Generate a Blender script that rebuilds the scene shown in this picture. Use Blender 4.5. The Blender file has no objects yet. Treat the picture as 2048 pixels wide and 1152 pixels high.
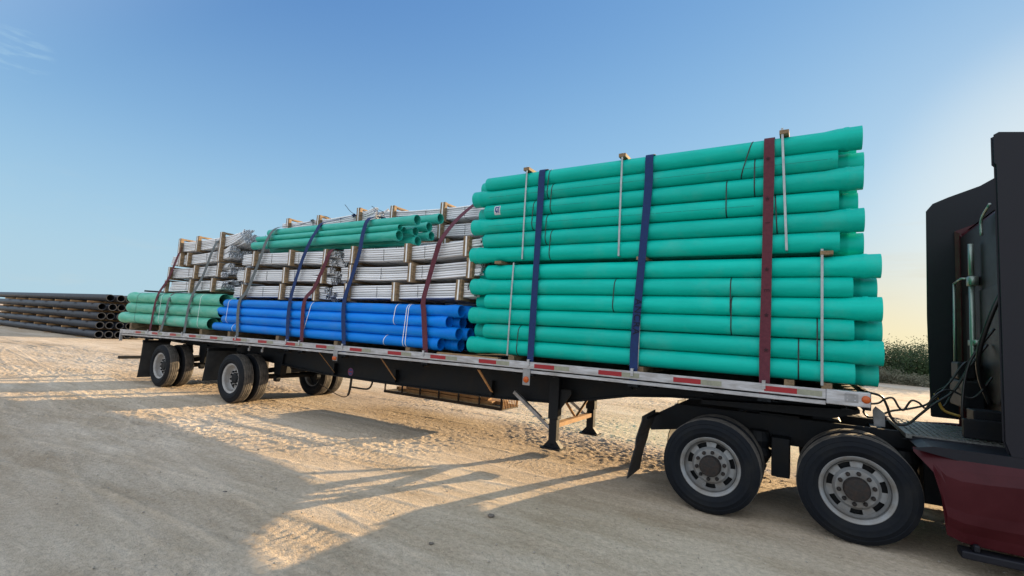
import bpy, math, random
import numpy as np
from mathutils import Vector, Matrix
R = math.radians
random.seed(7)
rng = np.random.default_rng(11)
S = bpy.context.scene
C = S.collection

# ------------------------------------------------------------------ camera
cam = bpy.data.cameras.new("camera"); co = bpy.data.objects.new("camera", cam); C.objects.link(co)
F_PX, CX, CY, CZ, YAW, PIT, ROL = 971.9089, 15.6783, -5.6697, 1.7968, 0.5492, 0.0895, 0.0578
fw = Vector((-math.sin(YAW)*math.cos(PIT), math.cos(YAW)*math.cos(PIT), math.sin(PIT)))
r0 = Vector((math.cos(YAW), math.sin(YAW), 0)); u0 = r0.cross(fw)
r1 = math.cos(ROL)*r0 + math.sin(ROL)*u0; u1 = -math.sin(ROL)*r0 + math.cos(ROL)*u0
M = Matrix((r1, u1, -fw)).transposed().to_4x4(); M.translation = Vector((CX, CY, CZ))
co.matrix_world = M
cam.sensor_fit = 'HORIZONTAL'; cam.sensor_width = 36; cam.lens = 36*F_PX/2048
cam.clip_start = 0.05; cam.clip_end = 6000
S.camera = co

# ------------------------------------------------------------------ light
SUN_AZ, SUN_EL = 69.0, 11.1            # azimuth measured from +X towards +Y
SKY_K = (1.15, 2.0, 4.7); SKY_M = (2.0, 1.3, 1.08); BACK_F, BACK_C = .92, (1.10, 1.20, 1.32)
WISP = (-.922, .183, .341)
w = bpy.data.worlds.new("World"); S.world = w; w.use_nodes = True
nt = w.node_tree; nt.nodes.clear()
EXPO = 1.5
sky = nt.nodes.new('ShaderNodeTexSky'); sky.sky_type = 'NISHITA'; sky.sun_disc = False
sky.sun_elevation = R(SUN_EL); sky.sun_rotation = R(90-SUN_AZ)
sky.altitude = 0; sky.air_density = 1.0; sky.dust_density = 0.2; sky.ozone_density = 1.0
bg = nt.nodes.new('ShaderNodeBackground'); bg.inputs[1].default_value = 0.13
out = nt.nodes.new('ShaderNodeOutputWorld')
L = nt.links.new
def vm(op, a, b):
    n = nt.nodes.new('ShaderNodeVectorMath'); n.operation = op
    for k, q in enumerate((a, b)):
        if isinstance(q, tuple): n.inputs[k].default_value = q
        elif q is not None: L(q, n.inputs[k])
    return n
def mth(op, a, b=None, clamp=False):
    n = nt.nodes.new('ShaderNodeMath'); n.operation = op; n.use_clamp = clamp
    for k, q in enumerate((a, b)):
        if isinstance(q, (int, float)): n.inputs[k].default_value = q
        elif q is not None: L(q, n.inputs[k])
    return n.outputs[0]
def rng_(v, a, b, c, d, smooth=True):
    n = nt.nodes.new('ShaderNodeMapRange'); n.interpolation_type = 'SMOOTHSTEP' if smooth else 'LINEAR'
    L(v, n.inputs[0]); 
    for k, q in enumerate((a, b, c, d)): n.inputs[k+1].default_value = q
    return n.outputs[0]
def mixc(f, a, b):
    n = nt.nodes.new('ShaderNodeMix'); n.data_type = 'RGBA'
    for k, q in ((0, f), (6, a), (7, b)):
        if isinstance(q, tuple): n.inputs[k].default_value = (*q, 1)
        else: L(q, n.inputs[k])
    return n.outputs[2]
# soften the physically very steep brightness of the low-sun sky (values in picture units)
kN = vm('MULTIPLY', sky.outputs[0], tuple(0.13*k for k in SKY_K)).outputs[0]
den = vm('ADD', vm('DIVIDE', kN, SKY_M).outputs[0], (1, 1, 1)).outputs[0]
base = vm('DIVIDE', kN, den).outputs[0]
tc = nt.nodes.new('ShaderNodeTexCoord'); D = vm('NORMALIZE', tc.outputs['Generated'], None).outputs[0]
sep = nt.nodes.new('ShaderNodeSeparateXYZ'); L(D, sep.inputs[0])
# dusty horizon, warmer under the sun
sd_ = (math.cos(R(SUN_AZ))*math.cos(R(SUN_EL)), math.sin(R(SUN_AZ))*math.cos(R(SUN_EL)), math.sin(R(SUN_EL)))
sdh = (math.cos(R(SUN_AZ)), math.sin(R(SUN_AZ)), 0.0)
dsun = vm('DOT_PRODUCT', D, sdh).outputs['Value']
hz = mixc(rng_(dsun, .74, 1.0, 0, 1), (.45, .65, .76), (1.0, .86, .50))
hz = mixc(mth('MULTIPLY', rng_(dsun, .80, 1.0, 0, 1), rng_(sep.outputs[2], .10, .26, 0, 1)), hz, (.82, .93, .92))
hm = mth('MULTIPLY', rng_(sep.outputs[2], -.02, .34, 1, 0), rng_(sep.outputs[2], -.02, .20, .95, .62))
c0_ = mixc(rng_(sep.outputs[2], .0, .60, .62, 0), base, (.38, .64, .86))
c1_ = mixc(hm, c0_, hz)
gl = vm('DOT_PRODUCT', D, tuple(sd_)).outputs['Value']
c1_ = mixc(rng_(gl, .955, .999, 0, .45), c1_, (.92, .96, .90))
# added brightness in the unseen sky away from the sun, fills the shade
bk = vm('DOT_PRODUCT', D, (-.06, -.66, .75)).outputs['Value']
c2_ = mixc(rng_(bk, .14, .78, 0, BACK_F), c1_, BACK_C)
# streaky high cloud
mp = nt.nodes.new('ShaderNodeMapping'); mp.inputs['Rotation'].default_value = (0, R(14), R(20)); mp.inputs['Scale'].default_value = (1.5, 4.0, 16)
L(D, mp.inputs[0])
ns = nt.nodes.new('ShaderNodeTexNoise'); ns.inputs['Scale'].default_value = 2.6; ns.inputs['Detail'].default_value = 9; ns.inputs['Roughness'].default_value = .62
L(mp.outputs[0], ns.inputs['Vector'])
cm = mth('MULTIPLY', rng_(ns.outputs[0], .50, .72, 0, 1), rng_(sep.outputs[2], .02, .30, .55, 0.0))
cm = mth('MULTIPLY', cm, rng_(dsun, .80, .99, .15, 1))
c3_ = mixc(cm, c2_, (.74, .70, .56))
# one small wisp high on the left
wd_ = vm('DOT_PRODUCT', D, WISP).outputs['Value']
mp2 = nt.nodes.new('ShaderNodeMapping'); mp2.inputs['Rotation'].default_value = (0, R(-35), R(30)); mp2.inputs['Scale'].default_value = (14, 14, 70); L(D, mp2.inputs[0])
ns2 = nt.nodes.new('ShaderNodeTexNoise'); ns2.inputs['Scale'].default_value = 1.6; ns2.inputs['Detail'].default_value = 7; L(mp2.outputs[0], ns2.inputs['Vector'])
wm = mth('MULTIPLY', rng_(wd_, .9991, .99995, 0, .42), rng_(ns2.outputs[0], .46, .64, 0, 1))
c4_ = mixc(wm, c3_, (.40, .62, .80))
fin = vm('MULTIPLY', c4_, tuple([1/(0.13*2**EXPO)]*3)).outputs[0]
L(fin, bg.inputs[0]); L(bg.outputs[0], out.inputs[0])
sl = bpy.data.lights.new("sun", 'SUN'); sl.energy = 4.8; sl.angle = R(0.5); sl.color = (1.0, 0.73, 0.42)
so = bpy.data.objects.new("sun", sl); C.objects.link(so)
sd = Vector((math.cos(R(SUN_AZ))*math.cos(R(SUN_EL)), math.sin(R(SUN_AZ))*math.cos(R(SUN_EL)), math.sin(R(SUN_EL))))
so.rotation_euler = sd.to_track_quat('Z', 'Y').to_euler(); so.location = (20, 30, 12)
S.view_settings.view_transform = 'Standard'; S.view_settings.look = 'None'
S.view_settings.exposure = EXPO; S.view_settings.gamma = 1

# ------------------------------------------------------------------ materials
def mat(name, col, rough=0.5, metal=0.0, var=0.0, col2=None, scale=6.0, bump=0.0, bscale=40.0, spec=0.5, coat=0.0, stretch=None, lo=0.35, hi=0.7, tone=0.0, dust=.2):
    m = bpy.data.materials.new(name); m.use_nodes = True
    t = m.node_tree; b = t.nodes['Principled BSDF']
    b.inputs['Roughness'].default_value = rough; b.inputs['Metallic'].default_value = metal
    b.inputs['Specular IOR Level'].default_value = spec
    if coat: b.inputs['Coat Weight'].default_value = coat
    c1 = (*col, 1)
    b.inputs['Base Color'].default_value = c1
    t_ = t.nodes.new('ShaderNodeTexCoord'); mpn = t.nodes.new('ShaderNodeMapping')
    t.links.new(t_.outputs['Object'], mpn.inputs[0])
    if stretch: mpn.inputs['Scale'].default_value = stretch
    if col2 is not None or var:
        n = t.nodes.new('ShaderNodeTexNoise'); n.inputs['Scale'].default_value = scale; n.inputs['Detail'].default_value = 6
        n.inputs['Roughness'].default_value = 0.6
        t.links.new(mpn.outputs[0], n.inputs['Vector'])
        rp = t.nodes.new('ShaderNodeValToRGB')
        rp.color_ramp.elements[0].position = lo; rp.color_ramp.elements[1].position = hi
        rp.color_ramp.elements[0].color = c1
        rp.color_ramp.elements[1].color = (*(col2 if col2 is not None else tuple(min(1, c*(1+var)) for c in col)), 1)
        t.links.new(n.outputs[0], rp.inputs[0]); t.links.new(rp.outputs[0], b.inputs['Base Color'])
        mr = t.nodes.new('ShaderNodeMapRange'); mr.inputs['To Min'].default_value = max(0.05, rough-0.12); mr.inputs['To Max'].default_value = min(1, rough+0.15)
        t.links.new(n.outputs[0], mr.inputs[0]); t.links.new(mr.outputs[0], b.inputs['Roughness'])
    if tone:
        oi = t.nodes.new('ShaderNodeObjectInfo'); mr2 = t.nodes.new('ShaderNodeMapRange'); hv = t.nodes.new('ShaderNodeHueSaturation')
        mr2.inputs['To Min'].default_value = 1-tone; mr2.inputs['To Max'].default_value = 1+tone*.6
        t.links.new(oi.outputs['Random'], mr2.inputs[0]); t.links.new(mr2.outputs[0], hv.inputs['Value'])
        t.links.new(b.inputs['Base Color'].links[0].from_socket, hv.inputs['Color'])
        # settled dust in irregular patches
        n3 = t.nodes.new('ShaderNodeTexNoise'); n3.inputs['Scale'].default_value = 2.3; n3.inputs['Detail'].default_value = 8; n3.inputs['Roughness'].default_value = .7
        av = t.nodes.new('ShaderNodeVectorMath'); av.operation = 'ADD'; t.links.new(t_.outputs['Object'], av.inputs[0]); t.links.new(oi.outputs['Location'], av.inputs[1]); t.links.new(av.outputs[0], n3.inputs['Vector'])
        mr3 = t.nodes.new('ShaderNodeMapRange'); mr3.inputs['From Min'].default_value = .52; mr3.inputs['From Max'].default_value = .8; mr3.inputs['To Max'].default_value = dust
        t.links.new(n3.outputs[0], mr3.inputs[0]); mxd = t.nodes.new('ShaderNodeMix'); mxd.data_type = 'RGBA'; mxd.inputs[7].default_value = (.34, .33, .27, 1)
        t.links.new(mr3.outputs[0], mxd.inputs[0]); t.links.new(hv.outputs[0], mxd.inputs[6]); t.links.new(mxd.outputs[2], b.inputs['Base Color'])
    if bump:
        n2 = t.nodes.new('ShaderNodeTexNoise'); n2.inputs['Scale'].default_value = bscale; n2.inputs['Detail'].default_value = 5
        t.links.new(mpn.outputs[0], n2.inputs['Vector'])
        bp = t.nodes.new('ShaderNodeBump'); bp.inputs['Strength'].default_value = bump; bp.inputs['Distance'].default_value = 0.01
        t.links.new(n2.outputs[0], bp.inputs['Height']); t.links.new(bp.outputs[0], b.inputs['Normal'])
    return m
MT = {}
MT['green'] = mat('green_pvc', (0.0, 0.45, 0.36), 0.42, col2=(0.003, 0.53, 0.43), scale=3, stretch=(0.6, 4, 4), spec=.16, tone=.12, dust=.12)
MT['green_dark'] = mat('green_pvc_top', (0.003, 0.38, 0.29), 0.45, col2=(0.06, 0.48, 0.38), scale=5, stretch=(0.6, 3, 3))
MT['green_old'] = mat('dusty_green_pvc', (0.05, 0.42, 0.29), 0.6, col2=(0.20, 0.54, 0.41), scale=4, stretch=(0.7, 3, 3), tone=.1, dust=.5)
MT['green_line'] = mat('pipe_print', (0.0, 0.10, 0.085), 0.6)
MT['blue'] = mat('blue_pvc', (0.0, 0.19, 0.72), 0.42, col2=(0.006, 0.25, 0.80), scale=3, stretch=(0.6, 4, 4), spec=.14, tone=.14, dust=.12)
MT['conduit'] = mat('grey_conduit', (0.74, 0.75, 0.77), 0.45, col2=(0.88, 0.88, 0.89), scale=9, stretch=(0.3, 12, 12), tone=.22, dust=.15)
MT['bore_shade'] = mat('conduit_bore_shade', (0.05, 0.05, 0.055), 0.8)  # shade inside the thin tubes, put into the colour
MT['blackpipe'] = mat('black_pipe', (0.016, 0.021, 0.032), 0.45, col2=(0.034, 0.040, 0.054), scale=2, stretch=(0.4, 2, 2), tone=.3, dust=.10)
MT['wood'] = mat('raw_lumber', (0.13, 0.085, 0.045), 0.8, col2=(0.36, 0.24, 0.13), scale=7, stretch=(3, 1, 3), bump=0.4, bscale=60)
MT['wood_warm'] = mat('warm_lumber', (0.30, 0.16, 0.07), 0.8, col2=(0.45, 0.27, 0.12), scale=7, bump=0.3)
MT['deck'] = mat('deck_planks', (0.06, 0.045, 0.03), 0.75, col2=(0.16, 0.12, 0.08), scale=5, stretch=(0.5, 8, 1), bump=0.5)
MT['alu'] = mat('aluminium', (0.54, 0.54, 0.56), 0.5, 0.4, col2=(0.30, 0.28, 0.27), scale=5, stretch=(1, 1, 5), bump=0.15, bscale=25)
MT['alu_dull'] = mat('dull_aluminium', (0.36, 0.36, 0.37), 0.55, 0.5, col2=(0.2, 0.19, 0.18), scale=6)
MT['chassis'] = mat('black_frame_paint', (0.005, 0.007, 0.010), 0.55, col2=(0.016, 0.014, 0.012), scale=4, bump=0.15, bscale=30, lo=0.45, hi=0.8, spec=.22)
MT['tyre'] = mat('tyre_rubber', (0.004, 0.006, 0.010), 0.75, col2=(0.018, 0.018, 0.018), scale=4, bump=0.2, bscale=60, lo=0.45, hi=0.85, spec=.22)
MT['tread'] = mat('dusty_tread', (0.05, 0.046, 0.042), 0.9, col2=(0.16, 0.14, 0.12), scale=8, bump=0.3)
MT['rim'] = mat('steel_wheel_paint', (0.27, 0.28, 0.29), 0.45, 0.35, col2=(0.20, 0.18, 0.16), scale=7)
MT['rim_dirty'] = mat('dusty_wheel_paint', (0.46, 0.46, 0.46), 0.6, 0.1, col2=(0.26, 0.24, 0.22), scale=5)
MT['rust'] = mat('rusty_hub', (0.010, 0.009, 0.009), 0.75, col2=(0.030, 0.018, 0.013), scale=25, bump=0.5)
MT['rubber'] = mat('mud_flap_rubber', (0.02, 0.021, 0.024), 0.75, col2=(0.06, 0.058, 0.055), scale=3, bump=0.2)
MT['red'] = mat('red_tape', (0.30, 0.006, 0.012), 0.35)
MT['white'] = mat('white_tape', (0.30, 0.30, 0.22), 0.4, col2=(0.22, 0.22, 0.17), scale=30)
MT['amber'] = mat('amber_lens', (0.50, 0.09, 0.01), 0.25)
MT['blue_strap'] = mat('blue_webbing', (0.004, 0.022, 0.095), 0.85, col2=(0.010, 0.036, 0.14), scale=30, bump=0.3, bscale=180)
MT['red_strap'] = mat('maroon_webbing', (0.085, 0.014, 0.026), 0.85, col2=(0.13, 0.028, 0.042), scale=30, bump=0.3, bscale=180)
MT['grey_strap'] = mat('grey_webbing', (0.085, 0.10, 0.105), 0.8, col2=(0.16, 0.175, 0.18), scale=30, bump=0.3, bscale=180)
MT['letter'] = mat('strap_print', (0.001, 0.002, 0.010), 0.85)
MT['letter_red'] = mat('strap_print_dark', (0.03, 0.006, 0.012), 0.85)
MT['steelband'] = mat('steel_band', (0.38, 0.42, 0.42), 0.4, 0.7, col2=(0.3, 0.32, 0.33), scale=12)
MT['blackband'] = mat('black_poly_band', (0.01, 0.012, 0.012), 0.5)
MT['whiteband'] = mat('white_poly_band', (0.85, 0.85, 0.84), 0.5)
MT['maroon'] = mat('maroon_truck_paint', (0.038, 0.001, 0.004), 0.38, 0.0, col2=(0.058, 0.006, 0.010), scale=3, coat=0.06, spec=.2, bump=0.04, bscale=6)
MT['cabdark'] = mat('dark_cab_panel', (0.005, 0.006, 0.011), 0.5, col2=(0.009, 0.009, 0.015), scale=3, spec=.3)
MT['cabback'] = mat('cab_rear_wall', (0.006, 0.002, 0.003), 0.5, col2=(0.012, 0.005, 0.007), scale=3, spec=.25)
MT['hose'] = mat('hose_rubber', (0.012, 0.012, 0.013), 0.4)
MT['chrome'] = mat('bright_tube', (0.30, 0.34, 0.31), 0.4, 0.7)
MT['plate'] = mat('tread_plate', (0.22, 0.22, 0.21), 0.5, 0.7, col2=(0.12, 0.12, 0.11), scale=40, bump=0.6, bscale=90)
MT['sticker'] = mat('sticker_white', (0.55, 0.55, 0.58), 0.5)
MT['badge_blue'] = mat('badge_blue', (0.02, 0.05, 0.20), 0.5)
MT['badge_red'] = mat('badge_red', (0.30, 0.02, 0.03), 0.5)
MT['stone'] = mat('stone', (0.30, 0.26, 0.21), 0.9, col2=(0.42, 0.37, 0.31), scale=12, bump=0.5)
MT['leaf'] = mat('mesquite_leaf', (0.018, 0.040, 0.008), 0.7, col2=(0.042, 0.075, 0.016), scale=1.4)
MT['leaf_grey'] = mat('sage_leaf', (0.10, 0.10, 0.06), 0.7, col2=(0.19, 0.17, 0.11), scale=1.8)
MT['bark'] = mat('bark', (0.07, 0.05, 0.035), 0.9)
MT['plug'] = mat('yellow_gladhand', (0.45, 0.25, 0.04), 0.5)

# ------------------------------------------------------------------ helpers
class MB:
    def __init__(s): s.v = []; s.f = []; s.m = []; s.mi = 0; s.sm = []; s.smooth = False
    def add(s, vs, fs):
        o = len(s.v); s.v += [tuple(v) for v in vs]
        for f in fs: s.f.append(tuple(i+o for i in f)); s.m.append(s.mi); s.sm.append(s.smooth)
    def box(s, x0, x1, y0, y1, z0, z1, zf=None, n=1):
        if zf is None: zf = lambda x: 0.0
        vs = []; fs = []
        for i in range(n+1):
            x = x0+(x1-x0)*i/n; d = zf(x)
            vs += [(x, y0, z0+d), (x, y1, z0+d), (x, y1, z1+d), (x, y0, z1+d)]
        for i in range(n):
            a = 4*i; b = a+4
            for k in range(4): fs.append((a+k, a+(k+1) % 4, b+(k+1) % 4, b+k))
        fs += [(3, 2, 1, 0), (4*n, 4*n+1, 4*n+2, 4*n+3)]
        s.add(vs, fs); return s
    def obox(s, c, ax, ay, az):      # oriented box: centre and three half-axis vectors
        c = Vector(c); ax = Vector(ax); ay = Vector(ay); az = Vector(az); vs = []
        for i in (-1, 1):
            for j in (-1, 1):
                for k in (-1, 1): vs.append(c+ax*i+ay*j+az*k)
        s.add(vs, [(0, 1, 3, 2), (4, 6, 7, 5), (0, 4, 5, 1), (2, 3, 7, 6), (0, 2, 6, 4), (1, 5, 7, 3)]); return s
    def beam(s, a, b, wd, hd, up=(0, 0, 1)):
        a = Vector(a); b = Vector(b); d = (b-a); l = d.length/2; d.normalize()
        sx = d.cross(Vector(up)).normalized(); uz = sx.cross(d)
        return s.obox((a+b)/2, d*l, sx*wd/2, uz*hd/2)
    def tube(s, pts, r, n=8, cap=True):
        pts = [Vector(p) for p in pts]; vs = []; fs = []; prev = None
        for i, p in enumerate(pts):
            t = (pts[min(i+1, len(pts)-1)]-pts[max(i-1, 0)]).normalized()
            if prev is None:
                a = Vector((0, 0, 1)) if abs(t.z) < 0.9 else Vector((1, 0, 0)); nx = t.cross(a).normalized()
            else: nx = (prev-t*prev.dot(t)).normalized()
            prev = nx; ny = t.cross(nx)
            rr = r[i] if isinstance(r, (list, tuple)) else r
            for k in range(n):
                an = 2*math.pi*k/n; vs.append(p+nx*rr*math.cos(an)+ny*rr*math.sin(an))
        for i in range(len(pts)-1):
            for k in range(n): fs.append((i*n+k, i*n+(k+1) % n, (i+1)*n+(k+1) % n, (i+1)*n+k))
        if cap: fs += [tuple(range(n-1, -1, -1)), tuple(range((len(pts)-1)*n, len(pts)*n))]
        s.add(vs, fs); return s
    def lathe(s, prof, axis='X', n=24, o=(0, 0, 0), skip=None, ph=0.0):   # prof: (along, radius)
        vs = []; fs = []
        for a, r in prof:
            for k in range(n):
                t = 2*math.pi*(k+ph)/n; p = (r*math.cos(t), r*math.sin(t))
                if axis == 'X': q = (a, p[0], p[1])
                elif axis == 'Y': q = (p[0], a, p[1])
                else: q = (p[0], p[1], a)
                vs.append((q[0]+o[0], q[1]+o[1], q[2]+o[2]))
        for i in range(len(prof)-1):
            for k in range(n):
                if skip and skip(i, k): continue
                fs.append((i*n+k, i*n+(k+1) % n, (i+1)*n+(k+1) % n, (i+1)*n+k))
        s.add(vs, fs); return s
    def prism(s, poly, y0, y1, plane='XZ'):
        n = len(poly)
        def P(a, b, c):
            return (a, c, b) if plane == 'XZ' else ((c, a, b) if plane == 'YZ' else (a, b, c))
        vs = [P(a, b, y0) for a, b in poly]+[P(a, b, y1) for a, b in poly]
        fs = [tuple(range(n)), tuple(range(2*n-1, n-1, -1))]+[(i, (i+1) % n, n+(i+1) % n, n+i) for i in range(n)]
        s.add(vs, fs); return s
    def build(s, name, mats, parent=None, loc=None, bevel=0):
        me = bpy.data.meshes.new(name); me.from_pydata(s.v, [], s.f)
        if not isinstance(mats, (list, tuple)): mats = [mats]
        for m in mats: me.materials.append(m)
        me.polygons.foreach_set('material_index', s.m); me.polygons.foreach_set('use_smooth', s.sm)
        me.update()
        o = bpy.data.objects.new(name, me); C.objects.link(o)
        if parent: o.parent = parent
        if loc is not None: o.location = loc
        if bevel:
            b = o.modifiers.new('bevel', 'BEVEL'); b.width = bevel; b.segments = 2; b.limit_method = 'ANGLE'
        return o
def recalc(o):
    import bmesh
    bm = bmesh.new(); bm.from_mesh(o.data); bmesh.ops.recalc_face_normals(bm, faces=bm.faces); bm.to_mesh(o.data); bm.free(); return o
def tag(o, label, cat=None, group=None, kind=None):
    if label: o['label'] = label
    if cat: o['category'] = cat
    if group: o['group'] = group
    if kind: o['kind'] = kind
    return o
def empty(name, loc=(0, 0, 0)):
    o = bpy.data.objects.new(name, None); o.empty_display_size = 0.2; C.objects.link(o); o.location = loc; return o
def cp(o, loc=None, parent=None):
    c = o.copy(); C.objects.link(c)
    if loc is not None: c.location = loc
    c.parent = parent
    return c
def cp_tree(o, loc, parent=None):
    r = cp(o, loc, parent)
    for ch in list(o.children):
        q = cp(ch, None, r)
        for g in list(ch.children): cp(g, None, q)
    return r
def spline(pts, n=6):
    P = [Vector(p) for p in pts]; P = [P[0]*2-P[1]]+P+[P[-1]*2-P[-2]]; o = []
    for i in range(1, len(P)-2):
        for k in range(n):
            t = k/n; a, b, c, d = P[i-1], P[i], P[i+1], P[i+2]
            o.append(0.5*((2*b)+(c-a)*t+(2*a-5*b+4*c-d)*t*t+(3*b-a-3*c+d)*t**3))
    o.append(P[-2]); return o
ORD = ['', 'first', 'second', 'third', 'fourth', 'fifth', 'sixth', 'seventh', 'eighth', 'ninth', 'tenth', 'eleventh', 'twelfth', 'thirteenth', 'fourteenth']
def smooth_obj(o, ang=35):
    for p in o.data.polygons: p.use_smooth = True
    try: o.data.set_sharp_from_angle(angle=R(ang))
    except Exception: pass
    return o

# trailer top-of-rail height (the bed is slightly arched)
H0, H1, H2 = 1.2648, 1.4185, 0.0456
def zd(x):
    q = max(-0.05, min(1.02, x/16.2)); return H0+(H1-H0)*q+H2*q*(1-q)*4

# ------------------------------------------------------------------ ground
def vnoise(x, y, seed):
    xi = np.floor(x).astype(np.int64); yi = np.floor(y).astype(np.int64)
    fx = x-xi; fy = y-yi; fx = fx*fx*(3-2*fx); fy = fy*fy*(3-2*fy)
    def h(a, b):
        n = (a*374761393+b*668265263+seed*974711) & 0xffffffff
        n = ((n ^ (n >> 13))*1274126177) & 0xffffffff
        return ((n ^ (n >> 16)) & 0xffff)/65535.0
    return (h(xi, yi)*(1-fx)+h(xi+1, yi)*fx)*(1-fy)+(h(xi, yi+1)*(1-fx)+h(xi+1, yi+1)*fx)*fy
def axis(segs):
    o = []
    for a, b, st in segs: o += list(np.arange(a, b, st))
    o.append(segs[-1][1]); return np.array(o)
xs = axis([(-2500, -600, 380), (-600, -120, 60), (-120, -50, 8), (-50, -12, 1.0), (-12, -3, 0.12), (-3, 5, 0.045), (5, 18.5, 0.024), (18.5, 24, 0.1), (24, 50, 1.0), (50, 120, 8), (120, 600, 60), (600, 2500, 380)])
ys = axis([(-60, -20, 8), (-20, -6, 1), (-6, -4.4, 0.06), (-4.4, 3.2, 0.022), (3.2, 9, 0.055), (9, 20, 0.25), (20, 60, 1.5), (60, 140, 10), (140, 600, 60), (600, 3000, 400)])
XX, YY = np.meshgrid(xs, ys, indexing='ij')
def tracks(x, y):
    z = np.zeros_like(x)
    # (y at x=8, slope, curvature, half width, lug pitch, depth)
    for i, (c, a, b, hw, pt, dp) in enumerate([(-0.9, 0.02, 0.004, .28, .085, .008), (-1.6, 0.10, 0.010, .26, .10, .008), (-2.5, 0.16, -0.012, .24, .075, .007), (-3.1, -0.05, 0.02, .26, .09, .007), (0.5, -0.03, 0.0, .30, .09, .006), (1.6, .03, .002, .3, .08, .006), (-2.0, -0.16, 0.0, .22, .06, .007), (3.4, .05, 0, .3, .1, .01), (5.0, -.04, .002, .3, .1, .01), (-3.4, .22, -.03, .3, .09, .008), (-2.9, -.30, .05, .25, .08, .007)]):
        yc = c+a*(x-8)+b*(x-8)**2; d = (y-yc)/hw
        m = np.clip(1.15-np.abs(d), 0, .15)/.15
        ph = (x+0.35*np.abs(y-yc)+0.15*vnoise(x*1.2, y*1.2, 50+i))/pt*2*np.pi
        lug = np.clip(np.sin(ph)*1.6, -1, 1)
        rib = np.where(np.abs(np.sin(d*6.5)) > .3, 1, -.6)
        wear = np.clip(vnoise(x*.9+i*7, y*.9, 90+i)*2.2-.6, 0, 1)
        z += m*wear*(dp*lug*rib*0.6-dp*0.5)
        z += dp*1.2*np.exp(-((np.abs(d)-1.2)/.14)**2)*vnoise(x*5, y*5, 70+i)
    return z*1.15*np.clip((16.5-x-.6*np.abs(y))/3.5, .15, 1)
near = np.clip((60-np.hypot(XX-10, YY))/40, 0, 1)
Z = 0.020*(vnoise(XX*.35, YY*.35, 1)-.5)+0.016*(vnoise(XX*1.3, YY*1.3, 2)-.5)
rough = np.clip(vnoise(XX*.5, YY*.5, 9)*1.6-.3, 0.14, 1)*np.clip((-1.0-.55*(XX-13.2)+YY)*.6+.9, .5, 1)
n8 = vnoise(XX*9, YY*11, 3); n20 = vnoise(XX*20, YY*22, 4); n40 = vnoise(XX*38, YY*40, 5)
Z += rough*(0.012*(n8-.5)+0.020*(np.abs(n20-.5)*2-.5)+0.013*(n40-.5))
clod = np.clip(vnoise(XX*20, YY*23, 6)-.64, 0, 1)*3
Z += rough*0.022*clod
TRK = tracks(XX, YY); Z += TRK
Z *= near
Z -= 0.025*np.exp(-((XX-14.78)/.35)**2-((YY-.3)/.6)**2)
Z += np.clip((np.hypot(XX-8, YY)-70)/400, 0, 3)*0.15*(vnoise(XX*.01, YY*.01, 8))
nx, ny = XX.shape
V = np.stack([XX, YY, Z], -1).reshape(-1, 3)
I = np.arange(nx*ny).reshape(nx, ny)
Fq = np.stack([I[:-1, :-1], I[1:, :-1], I[1:, 1:], I[:-1, 1:]], -1).reshape(-1, 4)
gm = bpy.data.meshes.new('ground'); gm.vertices.add(len(V)); gm.vertices.foreach_set('co', V.ravel().astype(np.float32))
gm.loops.add(Fq.size); gm.loops.foreach_set('vertex_index', Fq.ravel().astype(np.int32))
gm.polygons.add(len(Fq)); gm.polygons.foreach_set('loop_start', (np.arange(len(Fq))*4).astype(np.int32))
gm.polygons.foreach_set('loop_total', np.full(len(Fq), 4, np.int32))
gm.polygons.foreach_set('use_smooth', np.ones(len(Fq), bool)); gm.update(calc_edges=True)
gr = bpy.data.objects.new('ground', gm); C.objects.link(gr); tag(gr, None, kind='structure')
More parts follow.
